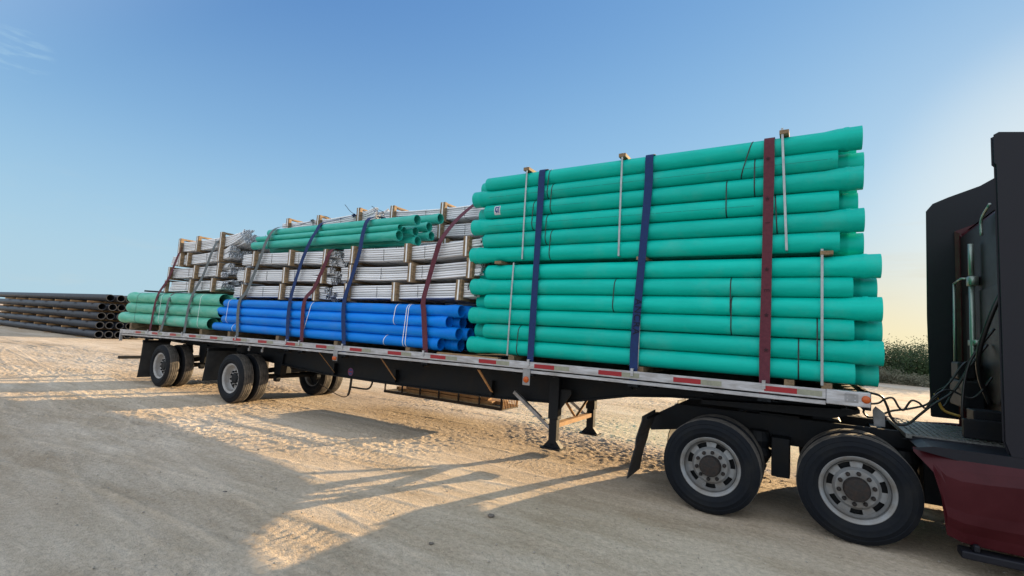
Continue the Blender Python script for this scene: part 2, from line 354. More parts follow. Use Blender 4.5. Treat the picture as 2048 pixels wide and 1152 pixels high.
def ground_mat():
    m = bpy.data.materials.new('caliche_ground'); m.use_nodes = True; t = m.node_tree; b = t.nodes['Principled BSDF']
    N = t.nodes.new; K = t.links.new
    b.inputs['Roughness'].default_value = 0.95; b.inputs['Specular IOR Level'].default_value = 0.2
    tx = N('ShaderNodeTexCoord')
    def noise(sc, det, st=None):
        n = N('ShaderNodeTexNoise'); n.inputs['Scale'].default_value = sc; n.inputs['Detail'].default_value = det; n.inputs['Roughness'].default_value = .65
        if st:
            mm = N('ShaderNodeMapping'); mm.inputs['Scale'].default_value = st; K(tx.outputs['Object'], mm.inputs[0]); K(mm.outputs[0], n.inputs['Vector'])
        else: K(tx.outputs['Object'], n.inputs['Vector'])
        return n
    a = noise(0.35, 6, (0.5, 1.3, 1)); r = N('ShaderNodeValToRGB'); K(a.outputs[0], r.inputs[0])
    r.color_ramp.elements[0].position = .38; r.color_ramp.elements[0].color = (0.47, 0.375, 0.275, 1)
    r.color_ramp.elements[1].position = .60; r.color_ramp.elements[1].color = (0.62, 0.53, 0.425, 1)
    a2 = noise(1.7, 7, (0.45, 1.6, 1)); ra = N('ShaderNodeValToRGB'); K(a2.outputs[0], ra.inputs[0])
    ra.color_ramp.elements[0].position = .36; ra.color_ramp.elements[0].color = (.83, .80, .75, 1); ra.color_ramp.elements[1].position = .58; ra.color_ramp.elements[1].color = (1.06, 1.06, 1.06, 1)
    at = N('ShaderNodeAttribute'); at.attribute_name = 'track'; mt_ = N('ShaderNodeMapRange'); mt_.inputs['From Min'].default_value = -.6; mt_.inputs['From Max'].default_value = .5; mt_.inputs['To Min'].default_value = .88; mt_.inputs['To Max'].default_value = 1.07; K(at.outputs['Fac'], mt_.inputs[0])
    mxt = N('ShaderNodeVectorMath'); mxt.operation = 'SCALE'; K(ra.outputs[0], mxt.inputs[0]); K(mt_.outputs[0], mxt.inputs['Scale'])
    mxa = N('ShaderNodeMix'); mxa.data_type = 'RGBA'; mxa.blend_type = 'MULTIPLY'; mxa.inputs[0].default_value = .85
    K(r.outputs[0], mxa.inputs[6]); K(mxt.outputs[0], mxa.inputs[7])
    s2 = noise(22, 4); r2 = N('ShaderNodeValToRGB'); K(s2.outputs[0], r2.inputs[0])
    r2.color_ramp.elements[0].position = .30; r2.color_ramp.elements[0].color = (.72, .70, .68, 1)
    r2.color_ramp.elements[1].position = .62; r2.color_ramp.elements[1].color = (1.08, 1.06, 1.03, 1)
    mx = N('ShaderNodeMix'); mx.data_type = 'RGBA'; mx.blend_type = 'MULTIPLY'; mx.inputs[0].default_value = .8
    K(mxa.outputs[2], mx.inputs[6]); K(r2.outputs[0], mx.inputs[7])
    # pale gravel specks
    vo = N('ShaderNodeTexVoronoi'); vo.inputs['Scale'].default_value = 26; K(tx.outputs['Object'], vo.inputs['Vector'])
    r3 = N('ShaderNodeValToRGB'); K(vo.outputs['Distance'], r3.inputs[0])
    r3.color_ramp.elements[0].position = .10; r3.color_ramp.elements[0].color = (1, 1, 1, 1); r3.color_ramp.elements[1].position = .16; r3.color_ramp.elements[1].color = (0, 0, 0, 1)
    vs = N('ShaderNodeSeparateColor'); K(vo.outputs['Color'], vs.inputs[0])
    gt = N('ShaderNodeMath'); gt.operation = 'GREATER_THAN'; gt.inputs[1].default_value = .84; K(vs.outputs[0], gt.inputs[0])
    mm2 = N('ShaderNodeMath'); mm2.operation = 'MULTIPLY'; K(r3.outputs[0], mm2.inputs[0]); K(gt.outputs[0], mm2.inputs[1])
    mx2 = N('ShaderNodeMix'); mx2.data_type = 'RGBA'; mx2.inputs[7].default_value = (.62, .57, .49, 1)
    K(mm2.outputs[0], mx2.inputs[0]); K(mx.outputs[2], mx2.inputs[6]); K(mx2.outputs[2], b.inputs['Base Color'])
    f = noise(60, 6); f2 = noise(14, 6)
    ad = N('ShaderNodeMath'); ad.operation = 'ADD'; K(f.outputs[0], ad.inputs[0]); K(f2.outputs[0], ad.inputs[1])
    ad2 = N('ShaderNodeMath'); ad2.operation = 'ADD'; K(ad.outputs[0], ad2.inputs[0]); K(mm2.outputs[0], ad2.inputs[1])
    bp = N('ShaderNodeBump'); bp.inputs['Strength'].default_value = .85; bp.inputs['Distance'].default_value = .022
    K(ad2.outputs[0], bp.inputs['Height']); K(bp.outputs[0], b.inputs['Normal'])
    return m
att = gm.attributes.new('track', 'FLOAT', 'POINT'); att.data.foreach_set('value', (TRK*near/.02).ravel().astype(np.float32))
gm.materials.append(ground_mat())

# ------------------------------------------------------------------ big pipes
def pipe_mesh(name, x0, x1, r, bell, bl=0.22, seg=28, wall=0.10, belr=1.13):
    """pipe along X from x0 to x1 centred on the axis; bell = +1 bell at x1, -1 at x0, 0 none"""
    ri = r*(1-wall); b = MB(); b.smooth = True
    L_ = x1-x0; br = r*belr; bi = br-(r-ri)
    if bell:
        prof = [(0.03, ri), (0.0, ri+.002), (0.0, r-.004), (0.006, r), (0.4, r), (L_-bl-.10, r), (L_-bl, br-.002), (L_-bl+.02, br), (L_-bl+.06, br), (L_-bl+.075, br*1.05), (L_-bl+.105, br*1.05), (L_-bl+.12, br), (L_-.004, br*1.01), (L_, br*1.0), (L_, bi), (L_-bl+.12, bi), (L_-bl, bi), (L_-bl-.10, ri), (0.03, ri)]
    else:
        prof = [(0.03, ri), (0.0, ri+.002), (0.0, r-.004), (0.006, r), (0.4, r), (L_-.006, r), (L_, r-.004), (L_, ri+.002), (L_-.03, ri), (0.03, ri)]
    prof = [(x0+a, q) if bell >= 0 else (x1-a, q) for a, q in prof]
    b.lathe(prof, 'X', seg)
    return b
_pm = {}
def pipe(key, name, x0, x1, r, bell, m, loc, **kw):
    if key not in _pm:
        o = pipe_mesh(name, x0, x1, r, bell, **kw).build(name, m, loc=loc); recalc(o); smooth_obj(o, 40); _pm[key] = o; return o
    return cp(_pm[key], loc)

# front green stack
GY0 = 0.155; PP = 0.2095
upz = [2.89, 3.10, 3.315, 3.53, 3.74, 3.945]; loz = [1.58, 1.79, 2.005, 2.215, 2.425, 2.635]
for bi_, (zz, bname, la, ra, lb, rb) in enumerate(((loz, 'lower', 11.71, 16.28, 11.47, 16.07), (upz, 'upper', 11.61, 16.14, 11.41, 15.95))):
    for k, z in enumerate(zz):
        for c in range(12):
            odd = (k+c) % 2 == 1       # odd: bell to the front of the truck
            key = ('g', bi_, odd)
            jx = 0 if c == 0 else random.uniform(-.03, .03)
            if c == 0: jx = [0, .02, -.01, .01, -.02, 0][k]*0.6
            o = pipe(key, 'sewer_pipe', *( (la, ra, .1045, 1) if odd else (lb, rb, .1045, -1)), MT['green'], (jx, GY0+c*PP, z))
            top = ORD[6-k]
            if c == 0: lb_ = 'green pipe on the near face of the %s front bundle, %s from the top' % (bname, top)
            elif c == 1 and (not odd) is False: lb_ = 'green pipe just behind the near row, %s level of %s bundle, front bell showing' % (top, bname)
            elif c == 1: lb_ = 'green pipe just behind the near row, %s level of %s bundle, rear bell showing' % (top, bname)
            else: lb_ = 'green plastic pipe hidden deep inside the tall front stack behind its near rows'
            tag(o, lb_, 'pipe', 'green sewer pipes in the tall front stack')
# rear dusty green pipes
for k, xa, xb in ((4, 11.7, 15.9), (2, 11.7, 15.2), (3, 11.65, 13.2)):
    par = [o for o in C.objects if o.get('label') == 'green pipe on the near face of the upper front bundle, %s from the top' % ORD[6-k]][0]
    b = MB(); x = xa; t = R(188)
    while x < xb:
        l = random.uniform(.05, .5); vs = []
        for xx in (x, min(xb, x+l)):
            for tt in (t-.012, t+.012): vs.append((xx, math.cos(tt)*.1052, math.sin(tt)*.1052+random.uniform(-.0005, .0005)))
        b.add(vs, [(0, 1, 3, 2)]); x += l+random.uniform(.008, .03)
    b.build('print_line', MT['green_line'], par)
for k, (z, xa, xb) in enumerate(((1.585, -.2, 4.33), (1.855, .2, 4.65), (2.125, .2, 4.66))):
    for c in range(8):
        j = 0 if c == 0 else random.uniform(-.15, .2)
        o = pipe(('lg', 0), 'sewer_pipe', 0, 4.5, .133, -1, MT['green_old'], (xa+j, .195+c*.29, z), bl=.2, wall=.06, belr=1.06)
        lb_ = ('large dusty green pipe at the near rear corner, %s of three from the top' % ORD[3-k]) if c == 0 else (('large dusty green pipe in the second column at the rear, %s level from the top' % ORD[3-k]) if c == 1 else 'large dusty green pipe hidden behind the near ones at the trailer rear')
        tag(o, lb_, 'pipe', 'large dusty green pipes at the rear')
# blue pipes
for k, (z, xa, xb) in enumerate(((1.545, 4.53, 10.91), (1.715, 4.86, 11.24), (1.885, 4.66, 11.09), (2.055, 4.88, 11.24))):
    for c in range(13):
        j = (0 if c == 0 else [0, .12, .08, .24][k] if c == 1 else random.uniform(-.1, .15))
        if c == 1: j = (.24, .08, .12, .07)[k]
        o = pipe(('b', 0), 'water_pipe', 0, 6.38, .086, 1, MT['blue'], (xa+j, .15+c*.183, z), bl=.2, wall=.14, belr=1.11)
        lb_ = ('bright blue pipe on the near side of the trailer, %s of four from the top' % ORD[4-k]) if c == 0 else (('blue pipe just behind the near column, %s from the top, open bell end showing' % ORD[4-k]) if c == 1 else 'blue pipe further inside the load behind the first two blue columns')
        tag(o, lb_, 'pipe', 'blue pipes along the middle of the trailer')
# loose green pipes on top
for i, (y, z, xa, xb, r, d) in enumerate(((.27, 3.315, 5.47, 9.74, .082, 'lowest of the near three'), (.27, 3.455, 5.58, 9.74, .055, 'thin one between two thicker near ones'), (.37, 3.585, 5.85, 10.03, .082, 'near pipe on the very top'), (.40, 3.44, 5.9, 9.72, .052, 'thin one tucked behind the near thin pipe'), (.53, 3.43, 5.8, 9.86, .072, 'middle column, half way up'), (.56, 3.265, 5.7, 9.90, .078, 'bottom middle, end between two others'), (.81, 3.40, 5.8, 9.98, .075, 'back column, bottom right of the ends'), (.79, 3.565, 5.9, 9.93, .078, 'back column, half way up'), (.93, 3.735, 6.1, 10.06, .085, 'highest and furthest back'))):
    o = pipe(('t', i), 'loose_pipe', xa, xb, r, 1 if r > .06 else 0, MT['green_dark'], (0, y, z), bl=.14, wall=.13, belr=1.08)
    tag(o, 'green pipe lying on the white bundles, ' + d, 'pipe', 'loose green pipes on top of the middle load')

# ------------------------------------------------------------------ conduit bundles
def zcurve(posts, x0, x1):
    px = [p[0] for p in posts]; pz = [p[1] for p in posts]
    cf = np.polyfit(px, pz, 2 if len(px) > 2 else 1)
    if len(px) > 2: cf[0] = max(-.02, min(.03, cf[0])); cf = [cf[0], *np.polyfit(px, np.array(pz)-cf[0]*np.array(px)**2, 1)]
    return lambda x: float(np.polyval(cf, x))
def ends(b, n, m, r):      # wall thickness and shade painted into the bore at both ends of a thin tube
    for st, sx in ((0, .012), ((m-1)*n, -.012)):
        ring = [Vector(b.v[st+k]) for k in range(n)]; c = sum(ring, Vector())/n
        inn = [c+(q-c)*.72 for q in ring]; o = len(b.v)
        b.v += [tuple(q) for q in inn]; b.v += [(q.x+sx, q.y, q.z) for q in inn]
        for k in range(n):
            k2 = (k+1) % n; b.f.append((st+k, st+k2, o+k2, o+k)); b.m.append(0); b.sm.append(False)
            b.f.append((o+k, o+k2, o+n+k2, o+n+k)); b.m.append(1); b.sm.append(False)
        b.f.append(tuple(o+n+k for k in range(n))); b.m.append(1); b.sm.append(False)
def bundle(label, x0, x1, posts, y0, y1, detail=True, grp='grey conduit bundles', rows=6, h=0.228, bw=(.35, .65), splay=0.02, lift=0.0, H=.315):
    base = empty('conduit_bundle', ((x0+x1)/2, (y0+y1)/2, posts[0][1]))
    zc = zcurve(posts, x0, x1); r = h/rows/2; ox, oy, oz = base.location
    cols = int((y1-y0)/(2*r)); meshes = {}
    def tube_pts(dy, dz, xa, xb, n, ph):
        pts = []
        for i in range(n+1):
            x = xa+(xb-xa)*i/n; e = max(0, (x-(x1-.5))/.5); e2 = max(0, ((xa+.25)-x)/.25)
            pts.append((x-ox, dy*e*e+y0-oy+r, zc(x)-oz+.048+r+(dz+lift)*e*e-.010*e2*e2+.0022*math.sin(x*6+ph)))
        return pts
    gj = {}
    def grp_of(c, k):
        g = (c//4, (k+(c//4) % 2)//3)
        if g not in gj: gj[g] = (random.uniform(-splay, splay), random.uniform(-splay, splay*.9), random.uniform(-.10, .10), random.uniform(0, 6))
        return g, gj[g]
    nd = 14 if detail else 0
    for c in range(min(nd, cols)):
        for k in range(rows):
            g, (dy, dz, dx, ph) = grp_of(c, k); v = random.randint(0, 1)
            if (g, v) not in meshes:
                b = MB(); b.smooth = True; b.tube(tube_pts(dy+random.uniform(-.01, .01), dz+random.uniform(-.01, .01), x0+.1*abs(dx), x1, 12, ph), r*.89, 8, cap=False)
                ends(b, 8, 13, r*.89)
                me = bpy.data.meshes.new('conduit'); me.from_pydata(b.v, [], b.f); me.materials.append(MT['conduit']); me.materials.append(MT['bore_shade']); me.polygons.foreach_set('material_index', b.m); me.polygons.foreach_set('use_smooth', b.sm); meshes[(g, v)] = me
            o = bpy.data.objects.new('conduit', meshes[(g, v)]); C.objects.link(o); o.parent = base
            o.location = (dx*.7+random.uniform(-.025, .025), c*2*r+random.uniform(-.003, .003), k*2*r+random.uniform(-.0015, .0015))
    b = MB(); b.smooth = True
    for c in range(nd, cols):
        for k in range(rows):
            g, (dy, dz, dx, ph) = grp_of(c, k); j = dx*.7+random.uniform(-.025, .025)
            b.tube([(p[0], p[1]+c*2*r, p[2]+k*2*r) for p in tube_pts(dy, dz, x0+j, x1+j, 6, ph)], r*.93, 5, cap=False)
    if b.v:
        o = b.build('conduit', MT['conduit'], base); tag(o, None, kind='stuff')
    tops = []
    for i, (x, zb) in enumerate(posts):
        f = MB(); lean = random.uniform(-.012, .012); z0 = zb-oz
        cx_ = x-ox; ya, yb = y0-.052-oy, y1+.052-oy
        f.obox((cx_+lean/2, ya+.016, z0+H/2), (.056, 0, 0), (0, .034, 0), (lean/2, 0, H/2-.001))
        f.obox((cx_+lean/2, yb-.016, z0+H/2), (.056, 0, 0), (0, .034, 0), (lean/2, 0, H/2-.001))
        f.obox((cx_, (ya+yb)/2, z0+.02), (.044, 0, 0), (0, (yb-ya)/2-.045, 0), (0, 0, .018))
        f.obox((cx_+lean, (ya+yb)/2, z0+H-.022), (.044, 0, 0), (0, (yb-ya)/2-.045, 0), (0, 0, .018))
        fo = f.build('wood_frame', MT['wood'], base, bevel=.004)
        g = MB(); g.obox((cx_+lean/2, ya-.0205, z0+H/2), (.013, 0, 0), (0, .002, 0), (lean/2, 0, H/2-.006)); g.build('band', MT['whiteband'], fo)
    if detail:
        for t in bw:
            x = x0+(x1-x0)*t; z0 = zc(x)-oz+.048; x -= ox; wd = MB()
            a, bb = y0-oy-.004, y1-oy
            rr = .03
            loop = [(x, a+rr, z0-.004), (x+.004, a, z0+rr), (x+.01, a-.001, z0+h*.5), (x, a, z0+h-rr), (x-.006, a+rr, z0+h+.004), (x, bb, z0+h+.004), (x, bb, z0-.004), (x, a+rr, z0-.004)]
            wd.tube(loop, .0035, 6); wd.build('tie_band', MT['blackband'], base)
    tag(base, label, 'pipe bundle', grp)
    return base
G1 = 'grey conduit bundles in wooden frames on the near side'
NR = dict(y0=.16, y1=1.22)
for (n, x0, x1, po) in (('right-hand pile, bottom, resting on the blue pipes', 8.35, 11.42, [(8.74, 2.165), (9.90, 2.18), (11.21, 2.215)]),
                        ('right-hand pile, middle layer', 8.42, 11.48, [(8.80, 2.495), (10.22, 2.495), (11.39, 2.545)]),
                        ('right-hand pile, top layer, curving up to the right', 8.45, 11.50, [(8.82, 2.825), (10.11, 2.815), (11.31, 2.875)]),
                        ('middle pile, bottom, resting on the blue pipes', 5.08, 8.10, [(5.50, 2.15), (6.83, 2.16), (7.88, 2.155)]),
                        ('middle pile, middle layer', 5.15, 8.20, [(5.57, 2.50), (6.90, 2.485), (8.04, 2.475)]),
                        ('middle pile, top layer, under the loose green pipes', 5.30, 8.24, [(5.80, 2.845), (7.03, 2.83), (8.07, 2.80)]),
                        ('rear pile, bottom, resting on dusty green pipes', 2.18, 4.55, [(2.13, 2.265), (3.31, 2.27), (4.27, 2.295)]),
                        ('rear pile, second layer from the bottom', 2.20, 4.64, [(2.23, 2.585), (3.44, 2.60), (4.46, 2.635)]),
                        ('rear pile, third layer from the bottom', 2.10, 4.70, [(2.70, 2.905), (3.06, 2.91), (4.44, 2.975)]),
                        ('rear pile, top layer, ends fanning out upwards', 2.42, 5.0, [(2.60, 3.225), (3.42, 3.24), (4.45, 3.28)])):
    bundle('grey conduit bundle, near side, ' + n, x0, x1, po, **NR, grp=G1, splay=.075 if 'rear pile' in n else .06 if 'middle pile' in n else .03, H=(.37 if 'fanning' in n or 'third layer' in n and 'rear' in n and False else .315), lift=(.10 if 'fanning' in n else .05 if 'third layer' in n else 0))
G2 = 'grey conduit bundles on the far side'
FR = dict(y0=1.36, y1=2.44)
for (n, x0, x1, po, dt) in (('topmost, left of the loose green pipe ends', 4.75, 7.95, [(5.01, 3.83), (6.13, 3.82), (7.47, 3.88)], True),
                            ('topmost, right, running up to the green stack', 8.20, 11.36, [(8.46, 3.84), (9.78, 3.79), (11.0, 3.81)], True),
                            ('second from top, right, behind the green pipe ends', 8.25, 11.38, [(8.5, 3.51), (9.75, 3.46), (11.0, 3.47)], True)):
    bundle('grey conduit bundle on the far side, ' + n, x0, x1, po, **FR, detail=dt, grp=G2, H=(.37 if 'topmost' in n else .315), splay=(.07 if 'left of' in n else .03), lift=(.06 if 'left of' in n else 0))
for lay in range(5):
    for xa in (2.3, 5.3, 8.4):
        zb = 2.17+.325*lay+(.1 if xa == 2.3 else 0)
        if xa == 8.4 and lay == 4: continue
        if xa == 2.3 and lay > 3: continue
        bundle('grey conduit bundle on the far side hidden behind the near piles', xa, xa+3.05, [(xa+.3, zb), (xa+1.5, zb-.005), (xa+2.75, zb)], **FR, detail=False, grp=G2)

# ------------------------------------------------------------------ lumber
def timber(x, y0, y1, z0, label, w_=.09, h_=.04, m='wood', grp='timber spacers in the load'):
    b = MB(); b.obox((0, 0, 0), (w_/2, 0, 0), (0, (y1-y0)/2, 0), (0, 0, h_/2)); o = b.build('timber', MT[m], loc=(x, (y0+y1)/2, z0+h_/2), bevel=.004)
    tag(o, label, 'timber', grp); return o
for x, n in ((12.31, 'leftmost'), (13.69, 'middle'), (15.46, 'rightmost')):
    timber(x, .03, 2.5, 4.053, 'timber strip on top of the tall green stack, %s of three' % n, h_=.045)
for x, n in ((11.93, 'rear end'), (13.97, 'middle, behind the blue strap'), (15.84, 'front end, beside the steel band')):
    timber(x, .03, 2.5, 2.742, 'timber between the two green bundles at the %s' % n, h_=.04, w_=.11)
for x, n in ((12.22, 'rear blue strap'), (13.99, 'centre blue strap'), (15.52, 'maroon strap'), (15.84, 'front end steel band')):
    z = zd(x)-.03; timber(x, .06, 2.5, z, 'timber under the tall green stack near the %s' % n, h_=max(.03, 1.475-z-.002), w_=.09)
for x in (5.2, 6.9, 8.6, 10.3):
    z = zd(x)-.03; timber(x, .08, 2.5, z, 'timber under the blue pipes, %s one from the rear' % ORD[int((x-5.2)/1.7+.5)+1], h_=1.457-z, w_=.09)
for x in (.6, 2.2, 4.1):
    z = zd(x)-.03; timber(x, .06, 2.5, z, 'timber under the dusty green pipes, %s one from the rear' % ORD[{.6: 1, 2.2: 2, 4.1: 3}[x]], h_=1.45-z, w_=.1)
for x, z in ((5.4, 2.145), (8.3, 2.145)):
    pass
b = MB(); b.beam((1.0, .15, 2.30), (2.4, .45, 2.275), .09, .04); o = b.build('timber', MT['chassis']); tag(o, 'dark board lying on the top dusty green pipe at the rear', 'timber')
b = MB(); b.obox((0, 0, 0), (.55, 0, 0), (0, .05, 0), (0, 0, .02)); o = b.build('timber', MT['wood_warm'], loc=(11.45, .12, zd(11.4)-.005), bevel=.004); tag(o, 'pale board lying on the deck below the blue pipe ends', 'timber')

# ------------------------------------------------------------------ bands
def stadium(y, z0, z1, r, n=10):
    pts = []
    for i in range(n+1):
        t = math.pi*i/n; pts.append((y-math.cos(t)*r, z1+math.sin(t)*r))
    for i in range(n+1):
        t = math.pi*i/n; pts.append((y+math.cos(t)*r, z0-math.sin(t)*r))
    return pts
def ribbon_loop(pts, x, wd, th, lean=None, slant=0.0):
    """closed ribbon: pts in (y,z)"""
    b = MB(); n = len(pts); cy = sum(p[0] for p in pts)/n; cz = sum(p[1] for p in pts)/n; vs = []
    zmin = min(p[1] for p in pts); zmax = max(p[1] for p in pts)
    for p in pts:
        d = Vector((p[0]-cy, p[1]-cz)).normalized(); sx = slant*(p[1]-zmin)/(zmax-zmin)
        for off in (0, th):
            for s in (-1, 1): vs.append((x+sx+s*wd/2, p[0]+d.x*off, p[1]+d.y*off))
    fs = []
    for i in range(n):
        a = 4*i; c = 4*((i+1) % n)
        fs += [(a+2, a+3, c+3, c+2), (a, c, c+1, a+1), (a, a+2, c+2, c), (a+1, c+1, c+3, a+3)]
    b.add(vs, fs); return b
def rect_loop(y0, y1, z0, z1, bow=0.0):
    pts = [(y0, z0)]
    for i in range(1, 12): pts.append((y0-bow*math.sin(math.pi*i/12), z0+(z1-z0)*i/12))
    return pts+[(y0, z1), (y1, z1), (y1, z0)]
for x, z0, z1, sl, d in ((12.32, 2.80, 4.10, .0, 'rear end of the upper green bundle'), (13.69, 2.80, 4.10, .0, 'middle of the upper green bundle'), (15.49, 2.80, 4.12, -.05, 'upper green bundle right of the maroon strap'),
                         (12.17, 1.47, 2.75, .02, 'lower green bundle left of the rear blue strap'), (13.97, 1.45, 2.79, .02, 'lower green bundle beside the centre blue strap'), (15.80, 1.45, 2.80, .0, 'lower green bundle at its front end')):
    o = ribbon_loop(rect_loop(.037, 2.51, z0, z1, .004), x, .023, .002, slant=sl).build('steel_band', MT['steelband']); tag(o, 'bright steel band around the ' + d, 'band', 'steel bands round the green bundles')
G3 = 'thin black bands round pairs of pipes'
rz = {('u', i+1): upz[5-i] for i in range(6)}; rz.update({('l', i+1): loz[5-i] for i in range(6)})
for (bn, top, x, sl) in (('u', 1, 15.04, .12), ('u', 2, 15.18, 0), ('u', 3, 14.90, 0), ('u', 4, 15.40, -.02), ('u', 1, 12.64, .03), ('u', 2, 12.70, .02), ('u', 3, 12.43, .02), ('u', 4, 12.65, .01), ('u', 5, 12.72, .02), ('l', 2, 12.54, .02), ('l', 2, 13.63, .02), ('l', 5, 12.30, .02), ('l', 2, 14.96, 0), ('l', 3, 14.97, 0), ('l', 5, 15.60, 0), ('l', 4, 15.76, 0)):
    o = ribbon_loop(stadium(GY0, rz[(bn, top+1)], rz[(bn, top)], .1055), x, .012, .0025, slant=sl).build('plastic_band', MT['blackband'])
    tag(o, 'black band round %s and %s pipes of the %s green bundle, %s' % (ORD[top], ORD[top+1], 'upper' if bn == 'u' else 'lower', 'near its front end' if x > 14 else ('near its middle' if x > 13 else 'near its rear end')), 'band', G3)
for x, z0, z1, d, mt_ in ((6.08, 3.315, 3.455, 'black band round the loose green pipes near their rear end', 'blackband'),):
    o = ribbon_loop(stadium(.27, z0, z1, .085), x, .012, .002, slant=.1).build('plastic_band', MT[mt_]); tag(o, d, 'band', G3)
GW = 'white bands on the blue pipes'
for x, i0, i1, sl, d in ((10.19, 0, 3, .05, 'left one of two close together right of centre'), (10.25, 0, 3, .03, 'right one of two close together right of centre'), (7.66, 0, 3, .22, 'slanting, beside the second maroon strap'), (9.75, 0, 0, .06, 'round the lowest pipe only'), (5.05, 1, 3, .05, 'at the rear end, round the top three pipes'), (5.3, 0, 0, .05, 'at the rear end, round the lowest pipe'), (9.95, 2, 3, .05, 'short one round the top two pipes')):
    bz = [1.545, 1.715, 1.885, 2.055]
    o = ribbon_loop(stadium(.15, bz[i0], bz[i1], .0885), x, .013, .002, slant=sl).build('plastic_band', MT['whiteband']); tag(o, 'thin white band on the blue pipes, ' + d, 'band', GW)
for x, d in ((.75, 'rear end'), (2.05, 'beside the maroon strap'), (3.9, 'right of the grey strap')):
    o = ribbon_loop(stadium(.195, 1.585, 2.125, .1375), x, .012, .002, slant=.05).build('plastic_band', MT['whiteband' if x > 1 else 'blackband']); tag(o, 'thin band round the dusty green pipes, ' + d, 'band', 'thin bands round the dusty green pipes')
# long band tails sticking up from the far bundles
for i, (a, b_, c_) in enumerate((((6.35, 1.5, 4.12), (6.15, 1.5, 4.2), (5.93, 1.5, 4.24)), ((7.35, 1.5, 4.10), (7.0, 1.5, 4.23), (6.75, 1.5, 4.43)), ((8.0, 1.5, 4.16), (7.8, 1.5, 4.24), (7.62, 1.5, 4.32)))):
    bb = MB(); bb.tube(spline([a, b_, c_]), .006, 6); o = bb.build('band_tail', MT['blackband']); tag(o, 'loose band end sticking up from the topmost bundle, %s from the left' % ORD[i+1], 'band', 'loose band ends against the sky')
# maker's sticker on a pipe
lb0 = MB(); ang0 = R(-38)
vs = []; n = 8
for i in range(n+1):
    t = R(145)+R(75)*i/n
    for x in (11.80, 11.90): vs.append((x, GY0+math.cos(t)*.1055, upz[3]+math.sin(t)*.1055))
lb0.add(vs, [(2*i, 2*i+1, 2*i+3, 2*i+2) for i in range(n)])
pst = lb0.build('sticker', MT['sticker'])
mk = MB()
for (xa, xb, ta, tb) in ((11.815, 11.835, 155, 195), (11.835, 11.87, 155, 166), (11.85, 11.862, 170, 200), (11.87, 11.885, 150, 205), (11.835, 11.85, 185, 205)):
    vs = []
    for i in range(5):
        t = R(ta+(tb-ta)*i/4)
        for x in (xa, xb): vs.append((x, GY0+math.cos(t)*.1062, upz[3]+math.sin(t)*.1062))
    mk.add(vs, [(2*i, 2*i+1, 2*i+3, 2*i+2) for i in range(4)])
mk.build('print', MT['badge_blue'], pst)
tag(pst, 'small white printed sticker on the third pipe of the upper green bundle', 'sticker')

# ------------------------------------------------------------------ straps
def strap(pts, col, label, wd=.10, hook=True, text=None, stars=None, n=8, far=None):
    P = spline(pts, n); b = MB(); th = .005; vs = []
    for i, p in enumerate(P):
        t = (P[min(i+1, len(P)-1)]-P[max(i-1, 0)]).normalized()
        nrm = Vector((0, t.z, -t.y)); nrm = -nrm if nrm.y > 0 or (abs(nrm.y) < 1e-3 and nrm.z < 0) else nrm
        if nrm.length < 1e-4: nrm = Vector((0, -1, 0))
        nrm.normalize(); sx = t.cross(nrm).normalized(); w2 = wd/2*(1-.10*abs(math.sin(p.z*1.7)))
        for off in (0, th):
            for s in (-1, 1): vs.append(p+nrm*off+sx*s*w2)
    fs = []
    for i in range(len(P)-1):
        a = 4*i; c = a+4
        fs += [(a+2, a+3, c+3, c+2), (a, c, c+1, a+1), (a, a+2, c+2, c), (a+1, c+1, c+3, a+3)]
    b.add(vs, fs); b.smooth = False
    o = b.build('cargo_strap', MT[col+'_strap']); recalc(o)
    tag(o, label, 'strap', 'cargo straps over the load')
    x, y, z = pts[0]
    if hook:
        h = MB(); zr = zd(x); h.box(x-.02, x+.012, -.028, -.016, zr-.055, zr+.03); h.box(x-.02, x+.012, -.016, .012, zr+.022, zr+.03); h.build('hook', MT['alu'], o)
    return o
def lettering(txt, parent, x, y, z, size, m, rot):
    cu = bpy.data.curves.new('lettering', 'FONT'); cu.body = txt; cu.size = size; cu.align_x = 'CENTER'; cu.align_y = 'CENTER'; cu.extrude = 0.0006; cu.space_character = 1.15
    ob = bpy.data.objects.new('t', cu); C.objects.link(ob)
    dg = bpy.context.evaluated_depsgraph_get(); me = bpy.data.meshes.new_from_object(ob.evaluated_get(dg))
    bpy.data.objects.remove(ob)
    me.materials.clear(); me.materials.append(m)
    o = bpy.data.objects.new('lettering', me); C.objects.link(o); o.parent = parent
    o.location = (x, y, z); o.rotation_euler = rot; return o
def star(parent, x, y, z, r, m):
    b = MB(); vs = [(x+(r if i % 2 == 0 else r*.42)*math.sin(i*math.pi/5), y-.0005*0, z+(r if i % 2 == 0 else r*.42)*math.cos(i*math.pi/5)) for i in range(10)]
    vs2 = [(a, yy-.002, c) for a, yy, c in vs]; b.add(vs+vs2, [tuple(range(10)), tuple(range(19, 9, -1))]+[(i, (i+1) % 10, 10+(i+1) % 10, 10+i) for i in range(10)])
    return b.build('printed_mark', m, parent)
TOPZ = 4.055
def over_top(xa, xb, colr, label, wd):
    return strap([(xa, .024, zd(xa)-.15), (xa, .026, zd(xa)), (xa, .034, 1.8), ((xa+xb)/2, .034, 2.7), (xb, .036, 3.6), (xb, .040, 3.96), (xb, .09, TOPZ-.008), (xb, .3, TOPZ+.005), (xb, 1.3, TOPZ+.005), (xb, 2.35, TOPZ), (xb, 2.53, 3.95), (xb, 2.56, 2.8), (xa, 2.58, zd(xa))], colr, label, wd, n=5)
s1 = over_top(15.30, 15.32, 'red', 'wide maroon strap over the front end of the tall green stack', .105)
for z in (3.80, 3.36, 2.60, 2.12, 1.76): star(s1, 15.31, .0245, z, .026, MT['letter_red'])
